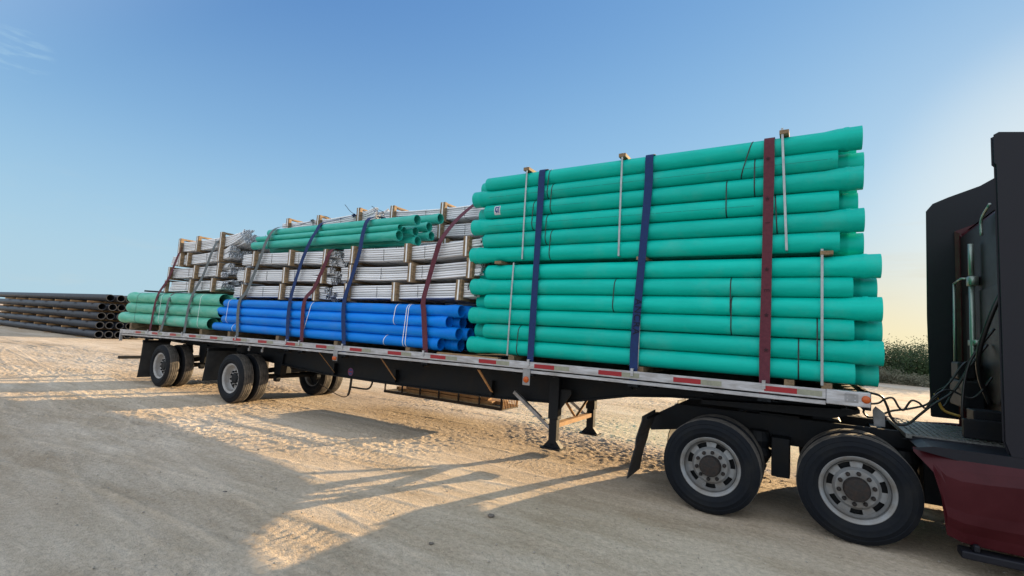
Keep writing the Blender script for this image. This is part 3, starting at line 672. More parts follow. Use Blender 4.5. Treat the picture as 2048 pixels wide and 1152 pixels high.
for z, tx in ((3.10, 'I'), (2.38, 'E')): lettering(tx, s1, 15.31, .027, z, .07, MT['letter_red'], (R(90), R(90), 0))
s2 = over_top(13.93, 14.03, 'blue', 'blue lettered strap over the middle of the tall green stack', .10)
o = lettering('ANCRA', s2, 13.948, .0265, 2.06, .115, MT['letter'], (R(90), R(92.5), 0))
s3 = over_top(12.54, 12.56, 'blue', 'blue strap over the rear end of the tall green stack', .10)
fz = 4.14
strap([(10.72, .024, 1.26), (10.72, .026, 1.40), (10.62, .04, 2.0), (10.58, .05, 2.18), (10.62, .085, 2.50), (10.74, .09, 2.95), (10.80, .12, 3.17), (10.7, .6, 3.60), (10.50, 1.32, 4.06), (10.48, 1.42, 4.105), (10.45, 1.8, 4.105), (10.4, 2.43, 4.105), (10.4, 2.5, 3.9), (10.4, 2.58, 1.4)], 'red', 'maroon strap over the blue pipes and white bundles just left of the green stack', n=5)
strap([(8.90, .024, 1.26), (8.88, .026, 1.42), (8.77, .045, 2.12), (8.86, .085, 2.57), (9.0, .09, 3.02), (8.98, .15, 3.38), (8.96, .28, 3.67), (8.80, .75, 3.80), (8.15, 1.30, 3.90), (8.08, 1.5, 3.91), (8.08, 2.45, 3.90), (8.08, 2.58, 1.4)], 'blue', 'bright blue strap over the loose green pipes, near their open ends', n=6)
strap([(7.73, .024, 1.25), (7.73, .026, 1.41), (7.67, .045, 2.11), (7.86, .085, 2.38), (8.09, .09, 2.80), (8.20, .12, 3.08), (7.95, .5, 3.17), (7.8, 1.2, 3.18)], 'red', 'maroon strap passing under the loose green pipes', n=6)
strap([(7.33, .024, 1.25), (7.30, .026, 1.42), (7.24, .045, 2.10), (7.40, .085, 2.83), (7.60, .10, 3.28), (7.62, .20, 3.50), (7.58, .33, 3.68), (7.5, .7, 3.84), (7.30, 1.30, 4.08), (7.25, 1.42, 4.115), (7.2, 2.43, 4.115), (7.2, 2.58, 1.4)], 'blue', 'blue strap over the middle of the loose green pipes', n=6)
strap([(5.65, .024, 1.24), (5.62, .026, 1.39), (5.53, .045, 2.07), (5.72, .085, 2.35), (6.07, .09, 3.05), (6.14, .12, 3.34), (6.18, .28, 3.66), (6.2, .7, 3.8), (5.9, 1.30, 4.06), (5.85, 1.42, 4.105), (5.8, 2.43, 4.105), (5.8, 2.58, 1.4)], 'grey', 'grey strap at the rear end of the loose green pipes and blue pipes', n=6)
strap([(3.46, .024, 1.22), (3.46, .026, 1.37), (3.55, .04, 2.1), (3.90, .085, 2.70), (4.20, .09, 3.30), (4.12, .3, 3.56), (3.9, .9, 3.58), (3.8, 2.4, 3.58), (3.8, 2.58, 1.4)], 'grey', 'grey strap over the middle of the rear conduit pile', n=6)
strap([(2.34, .024, 1.22), (2.36, .026, 1.35), (2.46, .04, 1.8), (2.50, .055, 2.10), (2.52, .2, 2.27), (2.52, .8, 2.275)], 'grey', 'short grey strap over the dusty green pipes only', n=6)
strap([(1.78, .024, 1.20), (1.79, .026, 1.35), (1.89, .045, 2.13), (2.26, .085, 2.60), (2.62, .09, 3.2), (2.55, .2, 3.52), (2.4, .7, 3.56), (2.3, 2.4, 3.56), (2.2, 2.58, 1.4)], 'red', 'maroon strap at the very rear over the conduit pile', n=6)

# ------------------------------------------------------------------ wheels
def wheel(parent, name, x, z, yf, side, R_, wdt, rimR, rimm, dual_in=False, hub=True, deep=.13, holes=7, hubm='rust', hl=.078):
    """wheel lathed about Y; yf: y of its outer face; side=+1 when the wheel body extends to +Y"""
    root = bpy.data.objects.new(name, None); C.objects.link(root); root.parent = parent; root.location = (x, yf, z); root.empty_display_size = .2
    t = MB(); t.smooth = True; s = side; w_ = wdt
    prof = [(.045, rimR-.004), (.022, rimR+.02), (.010, rimR+.05), (.002, rimR+.058), (-.001, rimR+.064), (.0, rimR+.072), (-.003, rimR+.11), (-.005, rimR+.114), (-.001, rimR+.118), (.004, R_-.075), (.012, R_-.055), (.009, R_-.050), (.020, R_-.028), (.034, R_-.008)]
    t.lathe([(s*a, r) for a, r in prof], 'Y', 72)
    t.lathe([(s*(w_-a), r) for a, r in prof], 'Y', 72)
    t.mi = 1
    tp = [(.034, R_-.008)]; gx = [.075, .115, .155, .195]
    gx = [g*w_/.27 for g in gx]
    for g in gx: tp += [(g-.006, R_), (g-.005, R_-.011), (g+.005, R_-.011), (g+.006, R_)]
    tp.append((w_-.034, R_-.008))
    t.lathe([(s*a, r) for a, r in tp], 'Y', 72)
    # shoulder blocks
    o = t.build('tyre', [MT['tyre'], MT['tread']], root); recalc(o); smooth_obj(o, 50)
    m = MB(); m.smooth = True; nseg = holes*8
    q = rimR
    m.lathe([(s*a, r) for a, r in [(.030, q-.004), (.022, q+.012), (.026, q+.018), (.045, q+.010), (.060, q-.012)]], 'Y', nseg)
    m.lathe([(s*a, r) for a, r in [(.030, q-.004), (.045, q-.020), (.075, q-.028), (deep-.02, q-.034), (deep, q-.050)]], 'Y', nseg)
    m.lathe([(s*a, r) for a, r in [(deep, q-.050), (deep-.006, q-.096), (deep-.022, q-.112)]], 'Y', nseg, skip=lambda i, k: i == 0 and k % 8 in (0, 1, 2, 3))
    m.lathe([(s*a, r) for a, r in [(deep-.022, q-.112), (deep-.034, q-.122), (deep-.036, .10)]], 'Y', nseg)
    m.lathe([(s*a, r) for a, r in [(.06, q-.03), (w_-.06, q-.03), (w_-.04, q+.0)]], 'Y', nseg)
    m.mi = 1; m.lathe([(s*(deep+.05), q-.04), (s*(deep+.05), .08)], 'Y', nseg)  # black backing plate paints the shade seen through the hand holes
    m.lathe([(s*(deep+.002), q-.052), (s*(deep+.05), q-.04)], 'Y', nseg); m.mi = 0
    ro = m.build('rim', [rimm, MT['chassis']], root); recalc(ro); smooth_obj(ro, 30)
    if hub:
        h = MB(); h.smooth = True
        yb = deep-.036
        h.lathe([(s*a, r) for a, r in [(yb+.02, .112), (yb-hl*.7, .108), (yb-hl*.9, .098), (yb-hl*.96, .06), (yb-hl, .001)]], 'Y', 32)
        for k in range(10):
            a = 2*math.pi*(k+.3)/10; px_, pz_ = .143*math.cos(a), .143*math.sin(a)
            h.lathe([(s*(yb+.004), .020), (s*(yb-.022), .019), (s*(yb-.030), .014), (s*(yb-.034), .001)], 'Y', 8, o=(px_, 0, pz_))
        ho = h.build('hub', MT[hubm], root); recalc(ho); smooth_obj(ho, 35)
    return root
# ------------------------------------------------------------------ trailer
TR = empty('flatbed_trailer', (.25, 1.3, 0)); tag(TR, 'long black flatbed trailer with silver side rail carrying the pipe load', 'trailer')
def tp(mb, name, m, parent=None, bevel=0):      # trailer part: coordinates given in world space
    off = Vector((-.25, -1.3, 0)) if parent is None else Vector((0, 0, 0))
    o = mb.build(name, m, parent or TR, bevel=bevel)
    if parent is None: o.location = off
    return o
X0, X1, W = .25, 16.18, 2.6
b = MB()
for i in range(13):
    y0 = .07+i*(W-.14)/13; b.box(X0+.03, X1-.02, y0+.002, y0+(W-.14)/13-.002, -.062+random.uniform(-.002, .0), -.028+random.uniform(-.002, .0), zd, 24)
tp(b, 'deck', MT['deck'])
for s in (0, 1):
    Yr = (lambda y: y) if s == 0 else (lambda y: W-y)
    b = MB(); xe = 15.83
    def rb(x0, x1, a, c, z0, z1, n=24): ya, yb = sorted((Yr(a), Yr(c))); b.box(x0, x1, ya, yb, z0, z1, zd, n)
    rb(X0, xe, -.014, -.004, -.092, .0)          # rub rail face
    rb(X0, xe, .040, .068, -.10, -.02)           # side sill behind the strap gap
    rb(X0, xe, .010, .036, -.150, -.112)         # lower flange
    k = 0; x = X0+.2
    while x < xe-.1: rb(x, x+.04, -.003, .039, -.07, -.02, 1); x += .62
    tp(b, 'rub_rail', MT['alu'], bevel=.002)
    b = MB(); b.box(xe+.003, X1, *sorted((Yr(-.02), Yr(.075))), -.135, .002, zd, 2); e = tp(b, 'rail_end_cap', MT['alu'], bevel=.008)
    b = MB(); xa = 16.00
    b.box(xa-.02, xa+.085, *sorted((Yr(-.0255), Yr(-.021))), -.10, -.02, zd, 1); bo = tp(b, 'bolt_plate', MT['alu_dull'], e, bevel=.012)
    b = MB()
    for dx in (0, .06):
        for dz in (-.045, -.08): b.lathe([(Yr(-.0256) if s == 0 else Yr(-.0256), .007), (Yr(-.030), .006), (Yr(-.031), .0005)], 'Y', 8, o=(xa+dx, 0, zd(xa)+dz))
    tp(b, 'bolt', MT['alu'], e)
    b = MB(); b.box(X0-.035, X0-.002, *sorted((Yr(-.015), Yr(.05))), -.30, .0, zd); tp(b, 'rear_corner_post', MT['alu'], bevel=.004)
b = MB(); b.box(X0-.03, X0-.004, .052, W-.052, -.14, -.02, zd); tp(b, 'rear_sill', MT['alu'])
b = MB(); b.box(X1-.018, X1+.012, .08, W-.08, -.17, -.004, zd); tp(b, 'front_sill', MT['chassis'])
# reflectors
for k in range(17):
    x = k*.885+1.122; 
    if k == 16: x = 15.30
    for s in (0, 1):
        f = (lambda a, c: (a, c)) if s == 0 else (lambda a, c: (W-c, W-a))
        b = MB(); y0, y1 = f(-.0165, -.0143)
        b.mi = 0; b.box(x, x+.29, y0, y1, -.075, -.022, zd, 2)
        b.mi = 1; b.box(x+.291, x+.50, y0, y1, -.075, -.022, zd, 2)
        tp(b, 'reflector_tape', [MT['red'], MT['white']])
# main beams
bot = [(.35, 1.04), (4.0, .98), (5.4, .86), (6.6, .79), (7.6, .745), (9.2, .74), (11.7, .765), (12.6, .81), (13.2, .93), (13.67, 1.03), (14.2, 1.085), (16.1, 1.17)]
for y in (.78, 1.80):
    b = MB()
    xsb = sorted(set([p[0] for p in bot]+[i*.8+.5 for i in range(20)])); bxp = [p[0] for p in bot]; bzp = [p[1] for p in bot]
    vs = []; fs = []
    def sect(x):
        zb = float(np.interp(x, bxp, bzp)); zt = zd(x)-.19
        return [(-.065, zb), (.065, zb), (.065, zb+.018), (.008, zb+.019), (.008, zt-.018), (.065, zt-.017), (.065, zt), (-.065, zt), (-.065, zt-.017), (-.008, zt-.018), (-.008, zb+.019), (-.065, zb+.018)]
    for x in xsb: vs += [(x, y+a, z) for a, z in sect(x)]
    m = 12
    for i in range(len(xsb)-1): fs += [(i*m+k, i*m+(k+1) % m, (i+1)*m+(k+1) % m, (i+1)*m+k) for k in range(m)]
    fs += [tuple(range(m)), tuple(range(len(vs)-1, len(vs)-m-1, -1))]
    b.add(vs, fs); recalc(tp(b, 'main_beam', MT['chassis']))
first = None
for i in range(26):
    x = .5+i*.62
    b = MB(); z = zd(x); b.box(x-.04, x+.04, .06, W-.06, z-.075, z-.066); b.box(x-.005, x+.005, .06, W-.06, z-.172, z-.0755); b.box(x-.04, x+.04, .06, W-.06, z-.180, z-.1725)
    tp(b, 'crossmember', MT['chassis'])
# diagonal braces under the rail
for xa, za, xb, zb_ in ((8.15, 1.24, 7.86, .83), (9.72, 1.25, 9.48, .85), (11.64, 1.27, 11.52, .86)):
    b = MB(); b.beam((xa, .09, za), (xb, .70, zb_), .05, .012, up=(0, 1, 0)); tp(b, 'diagonal_brace', MT['wood_warm'])
    b = MB(); b.box(xb-.05, xb+.0, .70, .772, zb_-.06, zb_+.16); tp(b, 'web_stiffener', MT['chassis'])
# side lamps on brackets
for x, shape in ((12.51, 'round'), (8.72, 'oval')):
    z = zd(x)
    b = MB(); b.box(x-.055, x+.055, -.006, .006, z-.31 if shape == 'round' else z-.27, z-.095); br = tp(b, 'lamp_bracket', MT['alu_dull'], bevel=.02)
    b = MB(); b.smooth = True
    if shape == 'round': b.lathe([(-.006, .042), (-.022, .036), (-.028, .02), (-.029, .0005)], 'Y', 20, o=(x, 0, z-.235))
    else: b.obox((x, -.016, z-.225), (.05, 0, 0), (0, .01, 0), (0, 0, .03))
    lo_ = tp(b, 'marker_lamp', MT['amber'], br, bevel=0 if shape == 'round' else .012); recalc(lo_)
b = MB(); b.smooth = True; b.lathe([(-.021, .036), (-.038, .032), (-.043, .018), (-.044, .0005)], 'Y', 20, o=(16.145, 0, zd(16.1)-.062)); recalc(tp(b, 'marker_lamp', MT['amber']))
# round maker's badge on the beam
b = MB(); b.lathe([(.7715, .0005), (.769, .075), (.7715, .0755)], 'Y', 24, o=(8.25, 0, .86)); bd = tp(b, 'round_badge', MT['badge_blue']); recalc(bd)
b = MB(); b.lathe([(.768, .070), (.7675, .060), (.7685, .0595)], 'Y', 24, o=(8.25, 0, .86)); b.box(8.20, 8.30, .766, .7685, .85, .872); tp(b, 'badge_print', MT['badge_red'], bd)
# landing gear
for y in (.60, 1.96):
    b = MB(); x = 12.66; b.box(x-.075, x+.075, y-.06, y+.06, .62, 1.24); lg = tp(b, 'landing_leg', MT['chassis'], bevel=.006)
    b = MB(); b.box(x-.058, x+.058, y-.048, y+.048, .28, .70); tp(b, 'inner_leg', MT['chassis'], lg, bevel=.004)
    b = MB(); b.prism([(x-.14, .235), (x-.05, .34), (x+.05, .34), (x+.14, .235)], y-.045, y+.045); b.box(x-.15, x+.15, y-.11, y+.11, .215, .238)
    b.lathe([(y-.055, .018), (y+.055, .018)], 'Y', 10, o=(x, 0, .275)); tp(b, 'foot', MT['chassis'], lg)
    b = MB(); b.beam((x-.06, y, .49), (x-.70, y+.05, .91), .05, .05); tp(b, 'leg_brace', MT['alu_dull'], lg)
    b = MB(); b.prism([(x+.077, .75), (x+.24, .98), (x+.24, 1.04), (x+.077, 1.04)], y-.012, y+.012); tp(b, 'gusset', MT['chassis'], lg)
b = MB(); b.box(12.61, 12.70, .663, 1.897, .50, .56); tp(b, 'landing_crossbar', MT['wood_warm'])
b = MB(); b.beam((12.72, .70, .93), (12.67, 1.28, .58), .04, .012); b.beam((12.72, 1.86, .93), (12.69, 1.30, .58), .04, .012); tp(b, 'cross_brace', MT['wood_warm'])
# dunnage rack
RK = bpy.data.objects.new('storage_rack', None); C.objects.link(RK); RK.parent = TR; RK.location = (0-.25, -1.3, 0)
b = MB(); xa, xb, ya, yb = 7.85, 10.87, 2.08, 2.66
zf, zt = .36, .62
for y in (ya, yb):
    b.beam((xa, y, zf), (xb, y, zf), .03, .05); b.beam((xa, y, zt), (xb, y, zt), .03, .03)
    for i in range(7):
        x = xa+.02+(xb-xa-.04)*i/6; b.box(x-.015, x+.015, y-.012, y+.012, zf+.02, zt+.5)
b.beam((xa+.015, ya, zf), (xa+.015, yb, zf), .03, .05, up=(0, 0, 1)); b.beam((xb-.015, ya, zf), (xb-.015, yb, zf), .03, .05)
b.box(xa+.04, xb-.04, ya+.02, yb-.02, zf-.02, zf-.014)
b.build('rack_frame', MT['rust'], RK)
b = MB()
for i in range(10): b.beam((xb+.004, ya+.02+i*.058, zf), (xb+.004, ya+.02+i*.058+.02, zt), .012, .014, up=(1, 0, 0))
b.beam((xb+.004, ya, zt), (xb+.004, yb, zt), .02, .02); b.build('end_grille', MT['wood_warm'], RK)
for i, (y, x0, x1, z) in enumerate(((2.20, 8.2, 10.6, zf+.07), (2.35, 8.0, 10.8, zf+.07), (2.50, 8.1, 10.7, zf+.07), (2.22, 8.4, 10.5, zf+.15), (2.42, 8.6, 9.6, zf+.15))):
    b = MB(); b.obox(((x0+x1)/2, y, z), ((x1-x0)/2, 0, 0), (0, .06, 0), (0, 0, .035)); b.build('board', MT['wood_warm'], RK, bevel=.003)
# hanging hoops
b = MB(); b.tube(spline([(8.26, .80, .80), (8.24, .80, .55), (8.20, .80, .42), (8.10, .80, .37), (7.9, .82, .38), (7.5, .9, .44), (7.1, 1.0, .5)]), [.022]*13+[.008]*24, 8); tp(b, 'hanging_pipe', MT['rust'])
b = MB(); b.tube(spline([(8.42, 1.2, .76), (8.38, 1.2, .60), (8.30, 1.2, .52), (8.15, 1.2, .50), (7.8, 1.2, .5)]), .018, 8); tp(b, 'hanging_pipe', MT['rust'])
# axles, suspension, wheels
TRZ, TX = .5011, (2.41, 5.477)
for ax in TX:
    b = MB(); b.lathe([(.28, .055), (W-.28, .055)], 'Y', 14, o=(ax, 0, TRZ)); b.lathe([(.42, .05), (.42, .19), (.50, .20), (.50, .05)], 'Y', 20, o=(ax, 0, TRZ)); tp(b, 'axle', MT['chassis'])
    for y in (.80, 1.80):
        b = MB(); b.smooth = False; b.beam((ax+.55, y, .72), (ax-.45, y, .55), .09, .10); b.prism([(ax+.45, .60), (ax+.65, .60), (ax+.72, 1.05), (ax+.38, 1.05)], y-.07, y+.07)
        b.lathe([(.60, .11), (.66, .14), (.74, .12), (.80, .14), (.90, .12), (1.0, .11)], 'Z', 16, o=(ax-.35, y, 0)); b.lathe([(y-.14, .0005), (y-.14, .06), (y-.05, .065)], 'Y', 14, o=(ax+.60, 0, .52))
        tp(b, 'suspension', MT['chassis'])
    for s, yf in ((1, .0314), (-1, W-.0314)):
        wheel(TR, 'wheel', ax-.25, TRZ, yf-1.3, s, .5011, .265, .288, MT['rim_dirty'], deep=.165, holes=5, hubm='chassis', hl=.03)
        wheel(TR, 'wheel', ax-.25, TRZ, yf+s*.325-1.3, s, .5011, .265, .288, MT['rim'], hub=False, deep=.06)
for ax in TX:
    for y0 in (.05, W-.67):
        b = MB(); n = 6; x = ax-.98; vs = []; zl = .12 if ax < 4 else .34
        for i in range(n+1):
            z = 1.0-(1.0-zl)*i/n; xx = x-.10*(i/n)**1.5
            vs += [(xx-.005, y0, z), (xx-.005, y0+.62, z), (xx+.005, y0+.62, z), (xx+.005, y0, z)]
        fs = [];
        for i in range(n):
            a = 4*i; fs += [(a+k, a+(k+1) % 4, a+4+(k+1) % 4, a+4+k) for k in range(4)]
        fs += [(3, 2, 1, 0), (4*n, 4*n+1, 4*n+2, 4*n+3)]; b.add(vs, fs); recalc(tp(b, 'mud_flap', MT['rubber']))
        b = MB(); b.box(x-.03, x+.03, y0, y0+.62, 1.0, 1.06); tp(b, 'flap_hanger', MT['chassis'])
for x in (6.05, 6.50):
    b = MB(); b.box(x-.02, x+.02, .05, .08, zd(x)-.20, zd(x)-.14); b.box(x-.03, x+.02, .04, .07, zd(x)-.26, zd(x)-.20); tp(b, 'hose_clamp', MT['alu_dull'], bevel=.01)
b = MB(); b.box(.24, .34, .0, W, .50, .575); b.box(.26, .33, .55, .62, .576, 1.06); b.box(.26, .33, W-.62, W-.55, .576, 1.06); tp(b, 'rear_bumper', MT['chassis'], bevel=.004)
for x in (1.8, 2.36, 3.46, 5.64, 7.32, 7.73, 8.9, 10.72, 12.54, 13.93, 15.3):
    b = MB(); b.box(x-.06, x+.06, .012, .10, zd(x)-.185, zd(x)-.152); b.lathe([(.0, .024), (.115, .024)], 'Y', 10, o=(x, 0, zd(x)-.19)); tp(b, 'winch', MT['chassis'])
# coupler plate with king pin
b = MB(); b.prism([(14.6, 1.075), (15.90, 1.085), (16.14, 1.165), (16.14, 1.20), (14.6, 1.12)], .55, W-.55); b.lathe([(.98, .03), (1.08, .03)], 'Z', 12, o=(15.42, 1.3, 0)); tp(b, 'coupler_plate', MT['chassis'])

# ------------------------------------------------------------------ tractor
TK = empty('semi_tractor', (14.78, 1.3, 0)); tag(TK, 'maroon semi truck tractor with dark sleeper cab, coupled under the trailer front', 'truck')
KO = Vector((-14.78, -1.3, 0))
def kp(mb, name, m, parent=None, bevel=0):
    o = mb.build(name, m, parent or TK, bevel=bevel)
    if parent is None: o.location = KO
    return o
DX = (14.777, 16.08); DZ = (.468, .498)
for i in range(2):
    for s, yf in ((1, .0777), (-1, W-.0777)):
        wheel(TK, 'wheel', DX[i]-14.78, DZ[i], yf-1.3, s, .498, .27, .2925, MT['rim'], deep=.115)
        wheel(TK, 'wheel', DX[i]-14.78, DZ[i], yf+s*.335-1.3, s, .498, .27, .2925, MT['rim'], hub=False, deep=.06)
    b = MB(); b.lathe([(.36, .07), (1.05, .08), (1.15, .17), (1.3, .2), (1.45, .17), (1.55, .08), (W-.36, .07)], 'Y', 16, o=(DX[i], 0, DZ[i])); b.smooth = True; kp(b, 'drive_axle', MT['chassis'])
    for y in (.78, 1.82):
        b = MB(); b.lathe([(.50, .10), (.58, .14), (.66, .11), (.74, .14), (.84, .10)], 'Z', 16, o=(DX[i]+.42, y+(-.08 if y < 1 else .08), 0)); b.beam((DX[i]-.4, y, .68), (DX[i]+.5, y, .42), .08, .05); kp(b, 'air_suspension', MT['chassis'])
    b = MB(); b.lathe([(.50, .0005), (.50, .085), (.60, .09), (.72, .085)], 'Y', 16, o=(DX[i]+.30, 0, .60)); kp(b, 'brake_chamber', MT['chassis'])
    b = MB(); b.box(DX[i]+.56, DX[i]+.74, .58, .80, .38, .80); kp(b, 'shock_bracket', MT['chassis'], bevel=.01)
for y in (.82, 1.70):
    b = MB(); b.prism([(13.86, .76), (14.26, 1.0), (17.5, 1.0), (20.5, .92), (20.5, .66), (17.5, .70), (14.30, .70), (13.95, .64)], y, y+.085); kp(b, 'frame_rail', MT['chassis'], bevel=.004)
for xa, xb, za, zb in ((13.96, 14.02, .66, .80), (14.9, 15.0, .70, .95), (15.4, 15.48, .70, .99), (16.3, 16.4, .70, .95)):
    b = MB(); b.box(xa, xb, .908, 1.698, za, zb); kp(b, 'frame_crossmember', MT['chassis'])
b = MB(); b.lathe([(1.02, .25), (1.045, .46), (1.062, .47), (1.064, .12)], 'Z', 28, o=(15.42, 1.3, 0)); b.box(14.95, 15.25, 1.0, 1.2, 1.0, 1.045); b.box(14.95, 15.25, 1.4, 1.6, 1.0, 1.045); b.box(15.2, 15.6, .85, 1.75, 1.001, 1.025); kp(b, 'fifth_wheel', MT['chassis'])
b = MB(); b.prism([(15.72, 1.003), (16.0, 1.003), (15.98, 1.03), (15.74, 1.045)], 1.0, 1.6); kp(b, 'grease_ramp', MT['chassis'])
# mudflap of tractor
for sgn in (0, 1):
    b = MB(); n = 8; rows_ = [(14.03, .90, .55), (14.02, .84, .55), (13.99, .74, .54), (13.965, .64, .54), (13.96, .54, .54), (13.92, .40, .53), (13.89, .28, .50), (13.87, .16, .46)]
    vs = []
    for i, (x, z, w_) in enumerate(rows_):
        ya = .11+.012*math.sin(i*1.3); yb = ya+w_
        if sgn: ya, yb = W-ya, W-yb
        vs += [(x-.006, ya, z), (x-.006+.015*math.sin(i), yb, z+.02), (x+.006+.015*math.sin(i), yb, z+.02), (x+.006, ya, z)]
    fs = []
    for i in range(len(rows_)-1):
        a = 4*i; fs += [(a+k, a+(k+1) % 4, a+4+(k+1) % 4, a+4+k) for k in range(4)]
    fs += [(3, 2, 1, 0), tuple(range(4*len(rows_)-4, 4*len(rows_)))]; b.add(vs, fs); recalc(kp(b, 'mud_flap', MT['rubber']))
    b = MB(); yy = (.30, .81) if sgn == 0 else (W-.81, W-.30); b.beam((14.03, yy[0], .86), (14.03, yy[1], .86), .03, .03); kp(b, 'flap_hanger', MT['chassis'])
# catwalk plate, steps
b = MB(); b.box(16.55, 17.28, .56, 1.80, 1.004, 1.02); b.box(16.50, 16.548, .50, 1.86, .99, 1.03); cw = kp(b, 'catwalk', MT['plate'])
b = MB()
for i in range(13): b.box(16.57+i*.055, 16.58+i*.055, .57, 1.79, 1.0205, 1.028)
for i in range(7): b.box(16.56, 17.27, .62+i*.18, .632+i*.18, 1.0285, 1.031)
kp(b, 'catwalk_ribs', MT['plate'], cw)
b = MB(); b.prism([(16.52, .97), (16.62, .995), (17.4, .995), (17.4, .90), (16.9, .90), (16.75, .93)], .02, .56); kp(b, 'side_ledge', MT['cabdark'], bevel=.01)
# side fairing over the fuel tank (curved sheet in section)
for sgn in (0, 1):
    b = MB(); b.smooth = False
    outline = [(16.50, .955), (16.52, .91), (16.62, .80), (16.665, .66), (16.67, .44), (16.70, .27), (16.80, .235), (19.6, .22), (19.6, .99), (17.2, .985), (16.84, .93), (16.64, .955)]
    xsF = sorted(set([16.50, 16.56, 16.62, 16.665, 16.70, 16.80, 16.95, 17.2, 17.5, 18, 19.6]))
    lo_ = {16.50: .93, 16.56: .86, 16.62: .79, 16.665: .60, 16.70: .285, 16.80: .25, 16.95: .24, 17.2: .235, 17.5: .23, 18: .23, 19.6: .23}
    hi_ = {16.50: .965, 16.56: .965, 16.62: .955, 16.665: .95, 16.70: .945, 16.80: .925, 16.95: .93, 17.2: .955, 17.5: .965, 18: .965, 19.6: .965}
    vs = []; m = 9
    for x in xsF:
        a, c = lo_[x], hi_[x]
        for k in range(m):
            z = a+(c-a)*k/(m-1); 
            y = -.045+.00*k
            if z > .80: y += (z-.80)*.55           # upper face leans in
            if z < .45: y += -.004
            if z < .40: y += .02+(.40-z)*.15
            y += max(0, (16.75-x))*.35
            vs.append((x, y if sgn == 0 else W-y, z))
    fs = []
    for i in range(len(xsF)-1):
        for k in range(m-1): fs.append((i*m+k, (i+1)*m+k, (i+1)*m+k+1, i*m+k+1))
    b.add(vs, fs); o = kp(b, 'side_fairing', MT['maroon']); md = o.modifiers.new('s', 'SOLIDIFY'); md.thickness = .03; md.offset = -1 if sgn == 0 else 1; recalc(o)
    b = MB(); ya, yb = sorted((-.06 if sgn == 0 else W+.06, .10 if sgn == 0 else W-.10)); b.box(16.78, 19.5, ya, yb, .135, .20); b.box(16.86, 16.9, ya+.01, yb-.01, .20, .26); b.box(17.3, 17.34, ya+.01, yb-.01, .20, .26); kp(b, 'side_step', MT['cabdark'], bevel=.012)
b = MB(); b.smooth = True; b.lathe([(16.78, .0005), (16.78, .28), (16.80, .30), (19.0, .30), (19.02, .28)], 'X', 28, o=(0, .42, .58)); kp(b, 'fuel_tank', MT['alu_dull'])
b = MB(); b.smooth = True; b.lathe([(16.78, .0005), (16.78, .28), (16.80, .30), (19.0, .30), (19.02, .28)], 'X', 28, o=(0, W-.42, .58)); kp(b, 'fuel_tank', MT['alu_dull'])
# sleeper cab
b = MB(); b.prism([(17.34, 1.08), (17.34, 3.36), (17.9, 3.60), (18.6, 3.70), (19.3, 3.62), (19.8, 3.2), (20.05, 2.45), (20.05, 1.0), (17.34, 1.0)], .13, W-.13); kp(b, 'cab_body', MT['maroon'], bevel=.06)
b = MB(); b.box(17.315, 17.3385, .22, W-.22, 1.15, 3.30); kp(b, 'rear_wall', MT['cabback'], bevel=.01)
b = MB(); b.box(17.302, 17.314, .50, 2.15, 1.35, 2.55); kp(b, 'rear_wall_panel', MT['cabback'], bevel=.03)
for sgn in (0, 1):
    f = (lambda a, c: sorted((a, c))) if sgn == 0 else (lambda a, c: sorted((W-a, W-c)))
    y0, y1 = f(.02, .10)
    poly = [(17.10, 1.12), (17.10, 3.50), (17.085, 3.52), (17.085, 3.76), (17.11, 3.775), (17.32, 3.74), (17.9, 3.86), (18.1, 3.86), (18.1, 1.02), (17.13, 1.02)]
    if sgn == 1: poly = [(17.05, 1.05), (17.03, 2.3), (17.04, 3.70), (17.09, 3.77), (17.24, 3.84), (17.55, 3.96), (17.72, 4.07), (18.1, 4.20), (18.1, 1.05)]
    b = MB(); b.prism(poly, y0, y1); kp(b, 'side_extender', MT['cabdark'], bevel=.02)
b = MB(); b.prism([(17.36, 3.375), (18.0, 3.64), (18.8, 3.95), (19.3, 3.90), (19.75, 3.35), (19.3, 3.63), (18.6, 3.71), (17.9, 3.61)], .28, W-.28); kp(b, 'roof_fairing', MT['maroon'], bevel=.03)
b = MB(); b.prism([(20.03, .95), (20.03, 2.05), (20.4, 2.05), (21.6, 1.8), (21.9, 1.4), (21.95, .5), (21.6, .5), (21.45, .95), (21.1, 1.15), (20.7, 1.15), (20.35, .95)], .25, W-.25); kp(b, 'hood', MT['maroon'], bevel=.08)
for s, yf in ((1, .16), (-1, W-.16)): wheel(TK, 'wheel', 20.9-14.78, .50, yf-1.3, s, .50, .28, .2925, MT['rim'], deep=.06)
b = MB(); b.lathe([(.3, .06), (W-.3, .06)], 'Y', 12, o=(20.9, 0, .5)); kp(b, 'front_axle', MT['chassis'])
# bright tubes and grab rails on the rear wall
b = MB(); b.smooth = True; b.tube([(17.25, 1.62, 3.08), (17.25, 1.63, 2.72)], .026, 10); b.tube([(17.25, 1.63, 2.60), (17.25, 1.65, 1.20)], .026, 10); b.box(17.22, 17.30, 1.58, 1.70, 2.61, 2.71); b.box(17.24, 17.30, 1.55, 1.80, 1.94, 2.0); kp(b, 'stack_tube', MT['chrome'])
b = MB(); b.smooth = True; b.tube(spline([(17.25, 1.22, 3.10), (17.25, 1.20, 3.27), (17.25, .92, 3.36)], 5), .014, 8); kp(b, 'grab_handle', MT['chrome'])
b = MB(); b.smooth = True; b.tube(spline([(17.29, 2.98, 2.60), (17.27, 2.99, 2.57), (17.27, 3.0, 1.5)], 5), .001, 4)
b = MB(); b.smooth = True; b.tube([(17.22, 2.24, 2.70), (17.22, 2.30, 1.45)], .014, 8); b.tube([(17.22, 2.24, 2.70), (17.22, 1.90, 2.72), (17.30, 1.90, 2.72)], .014, 8); kp(b, 'grab_handle', MT['chrome'])
